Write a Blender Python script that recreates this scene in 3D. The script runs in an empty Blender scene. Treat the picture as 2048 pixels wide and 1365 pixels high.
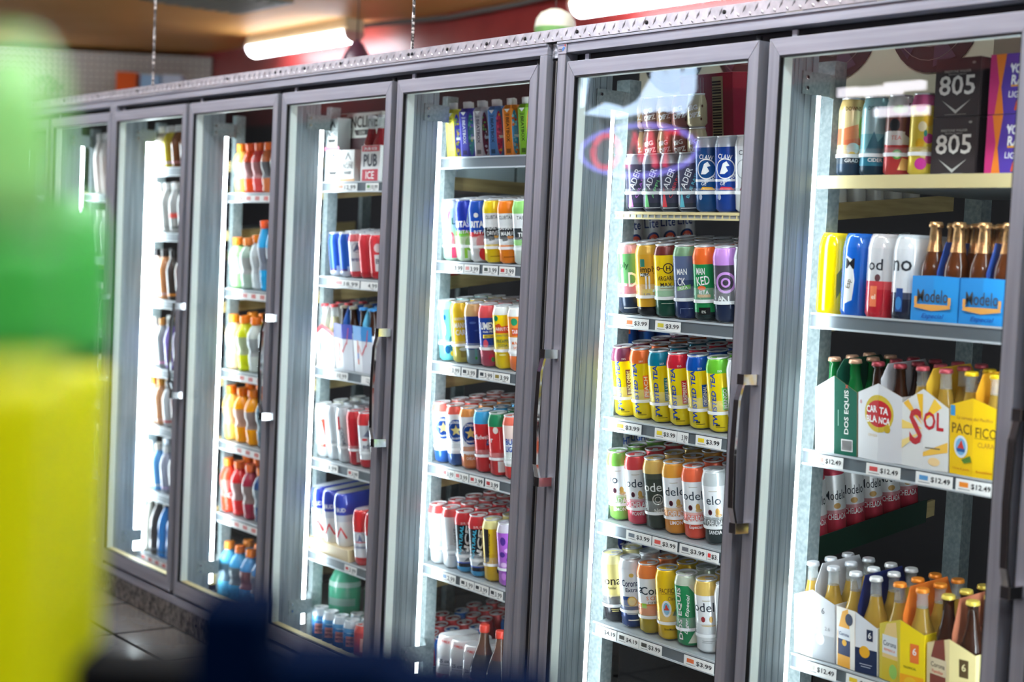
import bpy, bmesh, math, random
from mathutils import Vector
random.seed(7)
SC = bpy.context.scene
COL = SC.collection

# ------------------------------------------------------------------ camera
FPX, CX, CY, CZ = 3100.0, 6.667418634, -2.765636433, 1.619141891
YAW, PIT, ROL = 0.9213807899, -0.0567490029, 0.0466830811
def _basis():
    cy, sy, cp, sp = math.cos(YAW), math.sin(YAW), math.cos(PIT), math.sin(PIT)
    f = Vector((-sy*cp, cy*cp, sp)); r0 = Vector((cy, sy, 0)); u0 = r0.cross(f)
    c, s = math.cos(ROL), math.sin(ROL)
    return c*r0+s*u0, -s*r0+c*u0, f
RT, UP, FW = _basis()
CAM = Vector((CX, CY, CZ))
cam = bpy.data.cameras.new('camera'); camo = bpy.data.objects.new('camera', cam); COL.objects.link(camo)
from mathutils import Matrix
camo.matrix_world = Matrix(((RT.x, UP.x, -FW.x, CX), (RT.y, UP.y, -FW.y, CY), (RT.z, UP.z, -FW.z, CZ), (0, 0, 0, 1)))
cam.sensor_width = 36.0; cam.lens = FPX/2048*36.0; cam.clip_start = .02; cam.clip_end = 100
cam.dof.use_dof = True; cam.dof.focus_distance = 4.35; cam.dof.aperture_fstop = 2.2
SC.camera = camo
def ray(u, v): return (FW*FPX + RT*(u-1024) - UP*(v-682.5))/FPX
def at(u, v, y):
    d = ray(u, v); return CAM + d*((y-CY)/d.y)
def atd(u, v, dep): return CAM + ray(u, v)*dep

# ------------------------------------------------------------------ world, exposure, big lights
SC.view_settings.view_transform = 'Standard'; SC.view_settings.look = 'None'
SC.view_settings.exposure = 0.0; SC.view_settings.gamma = 1.0; SC.view_settings.use_curve_mapping = False
w = bpy.data.worlds.new('world'); SC.world = w; w.use_nodes = True
w.node_tree.nodes['Background'].inputs[0].default_value = (.8, .85, 1, 1)
w.node_tree.nodes['Background'].inputs[1].default_value = .25
CEIL_LAMP = 62.0      # emission of the ceiling fluorescents
STRIP = 26.0          # emission of the lamps inside the coolers
NEON = 9.0

# ------------------------------------------------------------------ materials
def lin(c):
    c = c/255.0
    return c/12.92 if c <= .04045 else ((c+.055)/1.055)**2.4
MATS = {}
def P(rgb, rough=.45, metal=0., spec=.5, name=None, trans=0., ior=1.45, alpha=1., coat=0.):
    key = (tuple(rgb), rough, metal, spec, trans, alpha, coat)
    if key in MATS: return MATS[key]
    m = bpy.data.materials.new(name or 'paint'); m.use_nodes = True
    b = m.node_tree.nodes['Principled BSDF']
    b.inputs['Base Color'].default_value = (lin(rgb[0]), lin(rgb[1]), lin(rgb[2]), 1)
    b.inputs['Roughness'].default_value = rough; b.inputs['Metallic'].default_value = metal
    b.inputs['Specular IOR Level'].default_value = spec
    b.inputs['Transmission Weight'].default_value = trans; b.inputs['IOR'].default_value = ior
    b.inputs['Alpha'].default_value = alpha; b.inputs['Coat Weight'].default_value = coat
    MATS[key] = m
    return m
def can_c(rgb): return P(rgb, .26, .22, .6, 'can_print')
def ink(rgb): return P(rgb, .35, 0, .4, 'ink')
def card(rgb): return P(rgb, .42, 0, .4, 'card')
def plastic(rgb): return P(rgb, .25, 0, .5, 'plastic')
def emit(rgb, st, name):
    m = bpy.data.materials.new(name); m.use_nodes = True; nt = m.node_tree; nt.nodes.clear()
    e = nt.nodes.new('ShaderNodeEmission'); o = nt.nodes.new('ShaderNodeOutputMaterial')
    e.inputs[0].default_value = (lin(rgb[0]), lin(rgb[1]), lin(rgb[2]), 1); e.inputs[1].default_value = st
    nt.links.new(e.outputs[0], o.inputs[0]); return m
def noisy(name, a, b, scale, rough=.45, metal=0., bump=0., stretch=(1, 1, 1), detail=4, rvar=0.):
    m = bpy.data.materials.new(name); m.use_nodes = True; nt = m.node_tree; bs = nt.nodes['Principled BSDF']
    tc = nt.nodes.new('ShaderNodeTexCoord'); mp = nt.nodes.new('ShaderNodeMapping'); no = nt.nodes.new('ShaderNodeTexNoise')
    rp = nt.nodes.new('ShaderNodeValToRGB')
    mp.inputs['Scale'].default_value = stretch
    no.inputs['Scale'].default_value = scale; no.inputs['Detail'].default_value = detail
    rp.color_ramp.elements[0].color = tuple(lin(x) for x in a)+(1,); rp.color_ramp.elements[1].color = tuple(lin(x) for x in b)+(1,)
    rp.color_ramp.elements[0].position = .3; rp.color_ramp.elements[1].position = .7
    nt.links.new(tc.outputs['Object'], mp.inputs[0]); nt.links.new(mp.outputs[0], no.inputs[0])
    nt.links.new(no.outputs[0], rp.inputs[0]); nt.links.new(rp.outputs[0], bs.inputs['Base Color'])
    bs.inputs['Roughness'].default_value = rough; bs.inputs['Metallic'].default_value = metal
    if rvar:
        mr = nt.nodes.new('ShaderNodeMapRange'); mr.inputs[3].default_value = rough-rvar; mr.inputs[4].default_value = rough+rvar
        nt.links.new(no.outputs[0], mr.inputs[0]); nt.links.new(mr.outputs[0], bs.inputs['Roughness'])
    if bump:
        bp = nt.nodes.new('ShaderNodeBump'); bp.inputs['Strength'].default_value = bump; bp.inputs['Distance'].default_value = .003
        nt.links.new(no.outputs[0], bp.inputs['Height']); nt.links.new(bp.outputs[0], bs.inputs['Normal'])
    return m
ALU = noisy('brushed_aluminium', (132, 135, 144), (156, 158, 166), 60, .42, .4, .02, (1, 1, .04), rvar=.08)
ALU_H = noisy('brushed_aluminium_rail', (140, 142, 152), (166, 168, 178), 60, .40, .4, .02, (.04, 1, 1), rvar=.08)
PLATE = noisy('diamond_plate', (160, 158, 162), (196, 194, 198), 30, .32, .6, .05)
KICK = noisy('worn_kick_plate', (70, 68, 66), (150, 146, 140), 45, .5, .6, .1)
GALV = noisy('galvanised_steel', (124, 138, 140), (156, 168, 170), 90, .42, .3, .02)
MULL = noisy('mullion_metal', (126, 138, 144), (158, 170, 176), 50, .38, .4, .02, (1, 1, .05))
REVEAL = P((218, 228, 222), .4, 0, .5, 'door_reveal')
BLACK = P((8, 8, 9), .5, 0, .4, 'black_rubber')
DARK = P((26, 25, 27), .55, 0, .4, 'dark_metal')
CHROME = P((225, 225, 228), .08, 1, .5, 'chrome')
LID = P((212, 214, 216), .28, .45, .5, 'can_lid')
CREAM = P((205, 190, 140), .5, .1, .4, 'cream_coating')
WOOD = noisy('stock_beam', (150, 130, 84), (200, 178, 124), 40, .6, 0, .05, (1, .1, 1))
WHITE = P((238, 238, 236), .45, 0, .5, 'white_plastic')
TAGW = P((236, 236, 232), .5, 0, .3, 'paper_tag')
TXT = P((22, 22, 26), .5, 0, .3, 'print_black')
STRIPM = {i: emit((236, 248, 255), STRIP*f, 'cooler_lamp') for i, f in ((-1, 1), (0, 1), (1, 1), (2, 1.2), (3, 1.2), (4, 1.15), (5, 1.15), (6, 1.0), (7, .8), (8, 1))}
COLDM = emit((240, 250, 255), 9.0, 'cold_room_fill_lamp')
LAMPM = emit((232, 242, 255), CEIL_LAMP, 'added_fluorescent_tube'); LAMPW = emit((240, 245, 255), CEIL_LAMP*.5, 'fluorescent_tube_dim')
TINW = P((232, 235, 238), .28, .35, .5, 'silver_white')
def glass_mat(name, tint, add=0.):
    m = bpy.data.materials.new(name); m.use_nodes = True; nt = m.node_tree; nt.nodes.clear()
    o = nt.nodes.new('ShaderNodeOutputMaterial'); mx = nt.nodes.new('ShaderNodeMixShader')
    t = nt.nodes.new('ShaderNodeBsdfTransparent'); g = nt.nodes.new('ShaderNodeBsdfGlossy'); f = nt.nodes.new('ShaderNodeLayerWeight')
    t.inputs[0].default_value = tint+(1,); g.inputs['Roughness'].default_value = 0.0; f.inputs[0].default_value = .5
    p = nt.nodes.new('ShaderNodeMath'); p.operation = 'POWER'; p.inputs[1].default_value = 5
    a = nt.nodes.new('ShaderNodeMath'); a.operation = 'MULTIPLY_ADD'; a.inputs[1].default_value = .9; a.inputs[2].default_value = .04+add; a.use_clamp = True
    nt.links.new(f.outputs['Facing'], p.inputs[0]); nt.links.new(p.outputs[0], a.inputs[0]); nt.links.new(a.outputs[0], mx.inputs[0])
    nt.links.new(t.outputs[0], mx.inputs[1]); nt.links.new(g.outputs[0], mx.inputs[2]); nt.links.new(mx.outputs[0], o.inputs[0])
    return m
PANE = glass_mat('door_glass', (.97, .985, .98))
CLEARP = glass_mat('clear_plastic', (.93, .95, .95), .05)
def frost(name, rgb, fac):
    m = bpy.data.materials.new(name); m.use_nodes = True; nt = m.node_tree; nt.nodes.clear()
    o = nt.nodes.new('ShaderNodeOutputMaterial'); mx = nt.nodes.new('ShaderNodeMixShader')
    t = nt.nodes.new('ShaderNodeBsdfTransparent'); p = nt.nodes.new('ShaderNodeBsdfPrincipled')
    p.inputs['Base Color'].default_value = (lin(rgb[0]), lin(rgb[1]), lin(rgb[2]), 1); p.inputs['Roughness'].default_value = .15
    mx.inputs[0].default_value = fac
    nt.links.new(t.outputs[0], mx.inputs[1]); nt.links.new(p.outputs[0], mx.inputs[2]); nt.links.new(mx.outputs[0], o.inputs[0])
    return m
FROST = frost('frosted_retainer', (240, 244, 244), .16)
GLASSCLR = frost('clear_bottle_glass', (228, 234, 232), .30)
FILM = frost('shrink_film', (245, 246, 248), .3)
def mirror_mat():
    m = bpy.data.materials.new('wall_mirror'); m.use_nodes = True; b = m.node_tree.nodes['Principled BSDF']
    b.inputs['Base Color'].default_value = (.86, .83, .82, 1); b.inputs['Metallic'].default_value = 1; b.inputs['Roughness'].default_value = .012
    return m
MIRROR = mirror_mat()

# ------------------------------------------------------------------ mesh builder
class MB:
    def __init__(s): s.v = []; s.f = []; s.m = []; s.sm = []; s.mats = []
    def mi(s, mat):
        if mat not in s.mats: s.mats.append(mat)
        return s.mats.index(mat)
    def add(s, vs, fs, mat, smooth=False):
        o = len(s.v); s.v += [tuple(v) for v in vs]; k = s.mi(mat)
        for f in fs: s.f.append(tuple(i+o for i in f)); s.m.append(k); s.sm.append(smooth)
        return s
    def box(s, x0, y0, z0, x1, y1, z1, mat):
        v = [(x0, y0, z0), (x1, y0, z0), (x1, y1, z0), (x0, y1, z0), (x0, y0, z1), (x1, y0, z1), (x1, y1, z1), (x0, y1, z1)]
        return s.add(v, [(0, 3, 2, 1), (4, 5, 6, 7), (0, 1, 5, 4), (1, 2, 6, 5), (2, 3, 7, 6), (3, 0, 4, 7)], mat)
    def lathe(s, prof, mats, seg=28, cx=0, cy=0, smooth=True, cap0=True, cap1=True):
        n = len(prof); vs = []
        for r, z in prof:
            for k in range(seg):
                a = 2*math.pi*k/seg; vs.append((cx+r*math.cos(a), cy+r*math.sin(a), z))
        for i in range(n-1):
            m = mats[i] if isinstance(mats, (list, tuple)) else mats
            fs = [(i*seg+k, i*seg+(k+1) % seg, (i+1)*seg+(k+1) % seg, (i+1)*seg+k) for k in range(seg)]
            o = len(s.v)
            if i == 0: s._o = o; s.v += vs
            kk = s.mi(m)
            for f in fs: s.f.append(tuple(j+s._o for j in f)); s.m.append(kk); s.sm.append(smooth)
        m0 = mats[0] if isinstance(mats, (list, tuple)) else mats
        m1 = mats[-1] if isinstance(mats, (list, tuple)) else mats
        if cap0: s.f.append(tuple(s._o+k for k in reversed(range(seg)))); s.m.append(s.mi(m0)); s.sm.append(False)
        if cap1: s.f.append(tuple(s._o+(n-1)*seg+k for k in range(seg))); s.m.append(s.mi(m1)); s.sm.append(False)
        return s
    def prism(s, poly, y0, y1, mat):     # polygon in (x, z) swept along y
        n = len(poly); vs = [(x, y0, z) for x, z in poly]+[(x, y1, z) for x, z in poly]
        fs = [tuple(range(n)), tuple(reversed(range(n, 2*n)))]+[(k, k+n, (k+1) % n+n, (k+1) % n) for k in range(n)]
        return s.add(vs, fs, mat)
    def column(s, poly, z0, z1, mat, sc=1.0, smooth=False):   # polygon in (x, y) swept up z
        n = len(poly); vs = [(x, y, z0) for x, y in poly]+[(x*sc, y*sc, z1) for x, y in poly]
        s.add(vs, [tuple(reversed(range(n))), tuple(range(n, 2*n))], mat)
        return s.add(vs, [(k, (k+1) % n, (k+1) % n+n, k+n) for k in range(n)], mat, smooth)
    def tube(s, pts, r, mat, seg=8):
        pts = [Vector(p) for p in pts]; vs = []
        for i, p in enumerate(pts):
            d = (pts[min(i+1, len(pts)-1)]-pts[max(i-1, 0)]).normalized()
            a = d.cross(Vector((0, 0, 1)) if abs(d.z) < .9 else Vector((1, 0, 0))).normalized(); b = d.cross(a)
            for k in range(seg):
                t = 2*math.pi*k/seg; vs.append(p+a*math.cos(t)*r+b*math.sin(t)*r)
        n = len(pts)
        fs = [(i*seg+k, i*seg+(k+1) % seg, (i+1)*seg+(k+1) % seg, (i+1)*seg+k) for i in range(n-1) for k in range(seg)]
        s.add(vs, fs, mat, True)
        o = len(s.v)-n*seg; k = s.mi(mat)
        s.f += [tuple(o+j for j in range(seg)), tuple(o+(n-1)*seg+j for j in reversed(range(seg)))]; s.m += [k, k]; s.sm += [False, False]
        return s
    def mesh(s, name):
        me = bpy.data.meshes.new(name); me.from_pydata(s.v, [], s.f)
        for m in s.mats: me.materials.append(m)
        me.polygons.foreach_set('material_index', s.m); me.polygons.foreach_set('use_smooth', s.sm); me.update()
        return me
    def build(s, name, parent=None, loc=(0, 0, 0), rz=0., bevel=0.):
        return put(name, s.mesh(name), parent, loc, rz, bevel)
def put(name, me, parent=None, loc=(0, 0, 0), rz=0., bevel=0.):
    o = bpy.data.objects.new(name, me); COL.objects.link(o); o.location = loc; o.rotation_euler = (0, 0, rz)
    if parent: o.parent = parent
    if bevel:
        b = o.modifiers.new('bevel', 'BEVEL'); b.width = bevel; b.segments = 2; b.limit_method = 'ANGLE'
    return o
LABELS = {}
def tag(o, label, cat, group=None):
    n = len(label.split())
    if label in LABELS: print('DUP LABEL', label)
    if n < 4 or n > 16: print('LABEL LEN', n, label)
    LABELS[label] = 1
    o['label'] = label; o['category'] = cat
    if group: o['group'] = group
    return o
def empty(name, label, cat, loc=(0, 0, 0), rz=0., group=None):
    o = bpy.data.objects.new(name, None); COL.objects.link(o); o.location = loc; o.rotation_euler = (0, 0, rz); o.empty_display_size = .05
    return tag(o, label, cat, group)
def struct(o): o['kind'] = 'structure'; return o

# ------------------------------------------------------------------ flat artwork (letters, patches) laid on cans and boxes
TCACHE = {}
def glyphs(txt, bold):
    k = (txt, bold)
    if k not in TCACHE:
        cu = bpy.data.curves.new('lettering', 'FONT'); cu.body = txt; cu.size = 1; cu.resolution_u = 2; cu.offset = bold
        cu.align_x = 'CENTER'
        ob = bpy.data.objects.new('lettering', cu); me = bpy.data.meshes.new_from_object(ob)
        vs = [(v.co.x, v.co.y) for v in me.vertices]; fs = [tuple(p.vertices) for p in me.polygons]
        bpy.data.objects.remove(ob); bpy.data.meshes.remove(me); bpy.data.curves.remove(cu)
        xs = [v[0] for v in vs]; ys = [v[1] for v in vs]
        TCACHE[k] = ([(x-(min(xs)+max(xs))/2, y-min(ys)) for x, y in vs], fs, max(xs)-min(xs), max(ys)-min(ys))
    return TCACHE[k]
def shape2d(d):
    """(kind, ...) in millimetres -> points, faces, colour"""
    k = d[0]
    if k == 't':      # text, s, z, height, colour, rot, width, shear, bold
        _, txt, s0, z0, h, col = d[:6]; rot = d[6] if len(d) > 6 else 0; wd = d[7] if len(d) > 7 else None
        sh = d[8] if len(d) > 8 else 0; bo = d[9] if len(d) > 9 else .012
        vs, fs, W, H = glyphs(txt, bo); ky = h/H; kx = (wd/W) if wd else ky
        c, sn = math.cos(math.radians(rot)), math.sin(math.radians(rot)); out = []
        for x, y in vs:
            x, y = (x+sh*y)*kx, (y-H/2)*ky
            out.append((s0+x*c-y*sn, z0+x*sn+y*c))
        return out, fs, col
    if k == 'r': _, a, b, c, e, col = d; return [(a, b), (c, b), (c, e), (a, e)], [(0, 1, 2, 3)], col
    if k == 'p': return list(d[1]), [tuple(range(len(d[1])))], d[2]
    if k == 'e':
        _, s0, z0, rx, rz, col = d; n = 24
        return [(s0+rx*math.cos(2*math.pi*i/n), z0+rz*math.sin(2*math.pi*i/n)) for i in range(n)], [tuple(range(n))], col
    if k == 'o':      # ring
        _, s0, z0, r1, r2, col = d; n = 28
        v = [(s0+r*math.cos(2*math.pi*i/n), z0+r*math.sin(2*math.pi*i/n)) for r in (r1, r2) for i in range(n)]
        return v, [(i, n+i, n+(i+1) % n, (i+1) % n) if r2 > r1 else (i, (i+1) % n, n+(i+1) % n, n+i) for i in range(n)], col
    if k == 'star':
        _, s0, z0, R, col = d
        v = [(s0+(R if i % 2 == 0 else R*.42)*math.sin(math.pi*i/5), z0+(R if i % 2 == 0 else R*.42)*math.cos(math.pi*i/5)) for i in range(10)]
        return [(s0, z0)]+v, [(0, 1+(i+1) % 10, 1+i) for i in range(10)], col
def wrap(mb, decals, R, x0=0., y0=0., matf=ink, step=.0065, smax=.75, base=.00035):
    for n, d in enumerate(decals):
        vs, fs, col = shape2d(d)
        bm = bmesh.new(); bv = [bm.verts.new((x/1000., z/1000., 0)) for x, z in vs]
        for f in fs:
            try: bm.faces.new([bv[i] for i in f])
            except ValueError: pass
        lo = min(v.co.x for v in bv); hi = max(v.co.x for v in bv)
        x = math.ceil(lo/step)*step
        while x < hi:
            bmesh.ops.bisect_plane(bm, geom=bm.verts[:]+bm.edges[:]+bm.faces[:], plane_co=(x, 0, 0), plane_no=(1, 0, 0)); x += step
        bm.normal_update(); bm.verts.index_update(); rr = R+base+.00012*n
        out = [(x0+rr*math.cos(v.co.x/R), y0+rr*math.sin(v.co.x/R), v.co.y) for v in bm.verts]
        faces = []
        for f in bm.faces:
            idx = [v.index for v in f.verts]
            if f.normal.z < 0: idx.reverse()
            faces.append(tuple(idx))
        mb.add(out, faces, matf(col), True); bm.free()
def flat(mb, decals, org, ux, uz, matf=ink, base=.0005):
    org, ux, uz = Vector(org), Vector(ux), Vector(uz); nn = ux.cross(uz)
    for n, d in enumerate(decals):
        vs, fs, col = shape2d(d)
        out = [org+ux*(x/1000.)+uz*(z/1000.)+nn*(base+.00012*n) for x, z in vs]
        mb.add(out, fs, matf(col))

# ------------------------------------------------------------------ drinks: generic builders
K24, K16, K12, K19 = (.0368, .207), (.0335, .165), (.0335, .125), (.0335, .196)
def can_body(name, size, bands, neck, decals=(), collar=0.):
    R, H = size; z1 = H-.030-collar; mb = MB()
    prof = [(R*.72, 0), (R*.78, .002), (R, .010)]; mats = [LID, can_c(bands[0][1])]
    for fr, c in bands:
        prof.append((R, .010+(z1-.010)*fr)); mats.append(can_c(c))
    if collar: prof.append((R, H-.030)); mats.append(can_c(neck))
    prof += [(R*.95, H-.022), (R*.83, H-.008), (R*.80, H-.004)]; mats += [can_c(neck)]*3
    mb.lathe(prof, mats, 32); wrap(mb, decals, R, matf=can_c)
    return mb.mesh(name)
def make_lid(size):
    R, H = size; r = R*.80; mb = MB()
    mb.lathe([(r, H-.0042), (r*1.04, H-.002), (r*1.04, H), (r*.95, H), (r*.90, H-.005), (.002, H-.005)], LID, 28, cap0=False)
    t = MB(); t.prism([(-.007, H-.0042), (.007, H-.0042), (.007, H-.0028), (-.007, H-.0028)], -.004, .012, LID)
    t.lathe([(.0085, H-.0042), (.0085, H-.0026)], LID, 12, 0, .012)
    return mb.mesh('can_lid'), t.mesh('pull_tab')
LIDS = {s: make_lid(s) for s in (K24, K16, K12, K19)}
CUR = {'door': '', 'shelf': ''}
ORD = ['', 'second', 'third', 'fourth', 'fifth', 'sixth', 'seventh', 'eighth', 'ninth']
def where(): return CUR['shelf']+', '+CUR['door']
USED = {}
def pos_word(k): return 'front row' if k == 0 else ORD[k]+' row back'
def lab(desc, k):
    l = f'{desc}, {pos_word(k)}, {where()}'
    USED[l] = USED.get(l, 0)+1
    return l
def face_cam(x, y): return math.atan2(CY-y, CX-x)
def place_can(name, me, size, x, y, z, desc, k, cat='can', grp=None, tab=True, turn=0., th=0.):
    rz = face_cam(x, y)+turn+(random.uniform(-.1, .1) if k == 0 else random.uniform(-2.5, 2.5))
    o = put(name, me, None, (x, y, z), rz); tag(o, lab(desc, k), cat, grp or f'drinks on the {where()}')
    l = put('can_lid', LIDS[size][0], o)
    if tab: put('pull_tab', LIDS[size][1], l)
    return lean(o, th)
def pet_mesh(R, H, liquid, sleeve=None, lab_col=(150, 150, 152), accent=None, waist=True, capcol=(240, 130, 20), fill=.93):
    body, cap, slv = MB(), MB(), MB()
    q = plastic(liquid); hs = H-.032
    prof = [(R*.80, 0), (R*.96, .006), (R, .016), (R*.94, .024), (R, .032), (R, H*.30), (R*.86, H*.36), (R*.86, H*.42), (R, H*.50), (R, H*.62), (R*.93, H*.70), (R*.62, H*.81), (R*.42, hs-.004), (R*.42, hs)]
    if not waist: prof = [(R*.80, 0), (R, .010), (R*.97, .02), (R, .03), (R, H*.55), (R*.97, H*.62), (R*.72, H*.74), (R*.40, H*.85), (R*.36, hs), (R*.36, hs)]
    body.lathe(prof, q, 24)
    rc = R*(.50 if waist else .42)
    cap.lathe([(rc, hs), (rc*1.02, hs+.003), (rc, H-.003), (rc*.92, H)], plastic(capcol), 20)
    if sleeve:
        a, b = sleeve; e = .0006
        pr = [(r+e, z) for r, z in prof if a*H <= z <= b*H]
        slv.lathe(pr, P(lab_col, .3, .1, .5, 'label_film'), 24, cap0=False, cap1=False)
        if accent:
            wrap(slv, [('p', [(-14, H*340), (4, H*340), (16, H*560), (0, H*560)], accent), ('t', 'G', -4, H*330, 24, (245, 245, 245))] if waist else [('r', -60, H*300, 60, H*400, accent)], R+.001)
    return body.mesh('sports_bottle'), cap.mesh('bottle_cap'), (slv.mesh('label_sleeve') if sleeve else None)
def place_pet(name, trio, x, y, z, desc, k, cat='bottle', rz=None, th=0.):
    b, c, s = trio
    o = put(name, b, None, (x, y, z), face_cam(x, y) if rz is None else rz); tag(o, lab(desc, k), cat, f'drinks on the {where()}')
    put('bottle_cap', c, o)
    if s: put('label_sleeve', s, o)
    return lean(o, th)
def longneck(glass, liquid, capcol, labcol=None, foil=None, H=.235, R=.0305):
    g, c = MB(), MB()
    prof = [(R*.85, 0), (R, .006), (R, H*.50), (R*.94, H*.57), (R*.60, H*.70), (R*.46, H*.80), (R*.42, H*.94), (R*.50, H*.945), (R*.50, H*.97), (R*.42, H*.975)]
    mats = [liquid]*4+[liquid, glass, glass, glass, glass]
    g.lathe(prof, mats, 22)
    c.lathe([(R*.53, H*.958), (R*.55, H*.965), (R*.50, H-.001), (R*.44, H)], capcol, 18)
    l = None
    if labcol or foil:
        l = MB()
        if labcol: l.lathe([(R+.0005, H*.16), (R+.0005, H*.46)], labcol, 22, cap0=False, cap1=False)
        if foil: l.lathe([(R*.61+.0006, H*.70), (R*.46+.0006, H*.80), (R*.42+.0006, H*.94), (R*.56, H*.945), (R*.57, H*.968), (R*.46, H*1.002)], foil, 20, cap0=False)
        l = l.mesh('bottle_label')
    return g.mesh('glass_bottle'), c.mesh('crown_cap'), l
def place_long(trio, x, y, z, label, grp):
    g, c, l = trio
    o = put('glass_bottle', g, None, (x, y, z), random.uniform(0, 6)); tag(o, label, 'bottle', grp)
    put('crown_cap', c, o)
    if l: put('bottle_label', l, o)
    return o

# ================================================================== THE ROOM
ZC = 3.30
def room():
    # floor
    m = bpy.data.materials.new('floor_tiles'); m.use_nodes = True; nt = m.node_tree; bs = nt.nodes['Principled BSDF']
    tc = nt.nodes.new('ShaderNodeTexCoord'); br = nt.nodes.new('ShaderNodeTexBrick'); no = nt.nodes.new('ShaderNodeTexNoise'); mx = nt.nodes.new('ShaderNodeMixRGB')
    mp = nt.nodes.new('ShaderNodeMapping'); mp.inputs['Location'].default_value = (-.30, .255, 0)
    br.offset = 0; br.inputs['Scale'].default_value = 1; br.inputs['Mortar Size'].default_value = .009; br.inputs['Mortar Smooth'].default_value = 0; br.inputs['Brick Width'].default_value = .48; br.inputs['Row Height'].default_value = .48
    br.inputs['Color1'].default_value = (.14, .135, .125, 1); br.inputs['Color2'].default_value = (.17, .165, .155, 1); br.inputs['Mortar'].default_value = (.012, .012, .012, 1)
    no.inputs['Scale'].default_value = 5; no.inputs['Detail'].default_value = 6
    mx.blend_type = 'MULTIPLY'; mx.inputs[0].default_value = .4
    nt.links.new(tc.outputs['Object'], mp.inputs[0]); nt.links.new(mp.outputs[0], br.inputs[0]); nt.links.new(tc.outputs['Object'], no.inputs[0])
    nt.links.new(br.outputs[0], mx.inputs[1]); nt.links.new(no.outputs[0], mx.inputs[2]); nt.links.new(mx.outputs[0], bs.inputs['Base Color'])
    mr = nt.nodes.new('ShaderNodeMapRange'); mr.inputs[3].default_value = .2; mr.inputs[4].default_value = .9; nt.links.new(br.outputs['Fac'], mr.inputs[0]); nt.links.new(mr.outputs[0], bs.inputs['Roughness'])
    sp = nt.nodes.new('ShaderNodeMapRange'); sp.inputs[3].default_value = .5; sp.inputs[4].default_value = 0; nt.links.new(br.outputs['Fac'], sp.inputs[0]); nt.links.new(sp.outputs[0], bs.inputs['Specular IOR Level'])
    struct(MB().box(-9.6, -3.5, -.1, 9.4, 2.6, 0, m).build('floor'))
    ce = noisy('ceiling_paint', (236, 176, 96), (244, 188, 112), 2, .5)
    struct(MB().box(-9.6, -3.5, ZC, 9.4, 2.6, ZC+.1, ce).build('ceiling'))
    red = noisy('red_wall', (128, 34, 34), (146, 46, 44), 3, .4)
    struct(MB().box(-9.6, -3.6, 0, 9.4, -3.5, ZC, red).build('wall_back'))
    gray = P((150, 140, 130), .6, 0, .4, 'wall_paint')
    struct(MB().box(-9.7, -3.5, 0, -9.6, 2.6, ZC, gray).build('wall_left'))
    struct(MB().box(9.4, -3.5, 0, 9.5, 2.6, ZC, gray).build('wall_right'))
    struct(MB().box(-9.6, -3.5, 0, 9.4, -3.47, 2.6, P((44, 38, 38), .6, 0, .3, 'bounce_panel_paint')).build('bounce_panel_1'))  # dark panel added out of view to cut red bounce and reflections
    # slanting pegboard wall at the far left end
    pm = bpy.data.materials.new('pegboard'); pm.use_nodes = True; nt = pm.node_tree; bs = nt.nodes['Principled BSDF']
    tc = nt.nodes.new('ShaderNodeTexCoord'); mp = nt.nodes.new('ShaderNodeMapping'); mp.inputs['Scale'].default_value = (18, 18, 18)
    vo = nt.nodes.new('ShaderNodeTexVoronoi'); vo.inputs['Scale'].default_value = 1; vo.inputs['Randomness'].default_value = 0
    rp = nt.nodes.new('ShaderNodeValToRGB'); rp.color_ramp.elements[0].color = (.03, .03, .03, 1); rp.color_ramp.elements[1].color = (.46, .46, .43, 1)
    rp.color_ramp.elements[0].position = .14; rp.color_ramp.elements[1].position = .2
    nt.links.new(tc.outputs['Object'], mp.inputs[0]); nt.links.new(mp.outputs[0], vo.inputs[0]); nt.links.new(vo.outputs['Distance'], rp.inputs[0]); nt.links.new(rp.outputs[0], bs.inputs['Base Color'])
    bs.inputs['Roughness'].default_value = .5
    a, b = Vector((-6.25, -3.48, 0)), Vector((-8.85, .0, 0)); d = b-a; L = d.length
    o = struct(MB().box(0, 0, 0, L, .03, ZC-.05, pm).build('wall_pegboard', None, a, math.atan2(d.y, d.x)))
    # mirrors above the coolers
    xs = [-5.66, -3.648, -1.632, .384, 2.400, 4.416, 6.432]
    nm = ['far left', 'left', 'centre left', 'middle', 'centre right', 'far right']
    for i in range(6):
        g = MB().box(xs[i]+.003, .012, 2.255, xs[i+1]-.003, .018, ZC, MIRROR).build('mirror_panel')
        tag(g, f'tall mirror panel above the cooler doors, {nm[i]} of the row', 'mirror', 'mirror panels above the coolers')
        MB().box(xs[i]-.0025, .008, 2.255, xs[i]+.0025, .016, ZC, SEAM).build('seam_strip', g)
        if i == 4:
            sm = MB(); n = 26; cx, cz = 3.155, 2.425
            vs = [(cx, .0108, cz)]+[(cx+r*.5*math.cos(a), .0108, cz+r*math.sin(a)) for a, r in [(6.2832*q/n, random.uniform(.006, .034)) for q in range(n)]]
            sm.add(vs, [(0, 1+q, 1+(q+1) % n) for q in range(n)], WHITE)
            sm.build('scuff_mark', g)['label'] = 'white scuff mark on the glass'
    struct(MB().box(-9.6, .019, 2.262, 9.4, .12, ZC, P((60, 55, 52), .7)).build('wall_front'))
    # the cold room behind the doors
    dk = P((66, 64, 66), .6, 0, .3, 'cold_room_panel')
    struct(MB().box(-5.6, 2.45, 0, 7.2, 2.5, 2.75, dk).build('wall_cold_room'))
    struct(MB().box(-5.6, .12, 2.75, 7.2, 2.45, 2.80, P((92, 88, 90), .6)).build('ceiling_cold_room'))
    struct(MB().box(-5.65, .12, 0, -5.6, 2.5, 2.75, dk).build('wall_cold_left'))
    struct(MB().box(7.2, .12, 0, 7.25, 2.5, 2.75, dk).build('wall_cold_right'))
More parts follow.
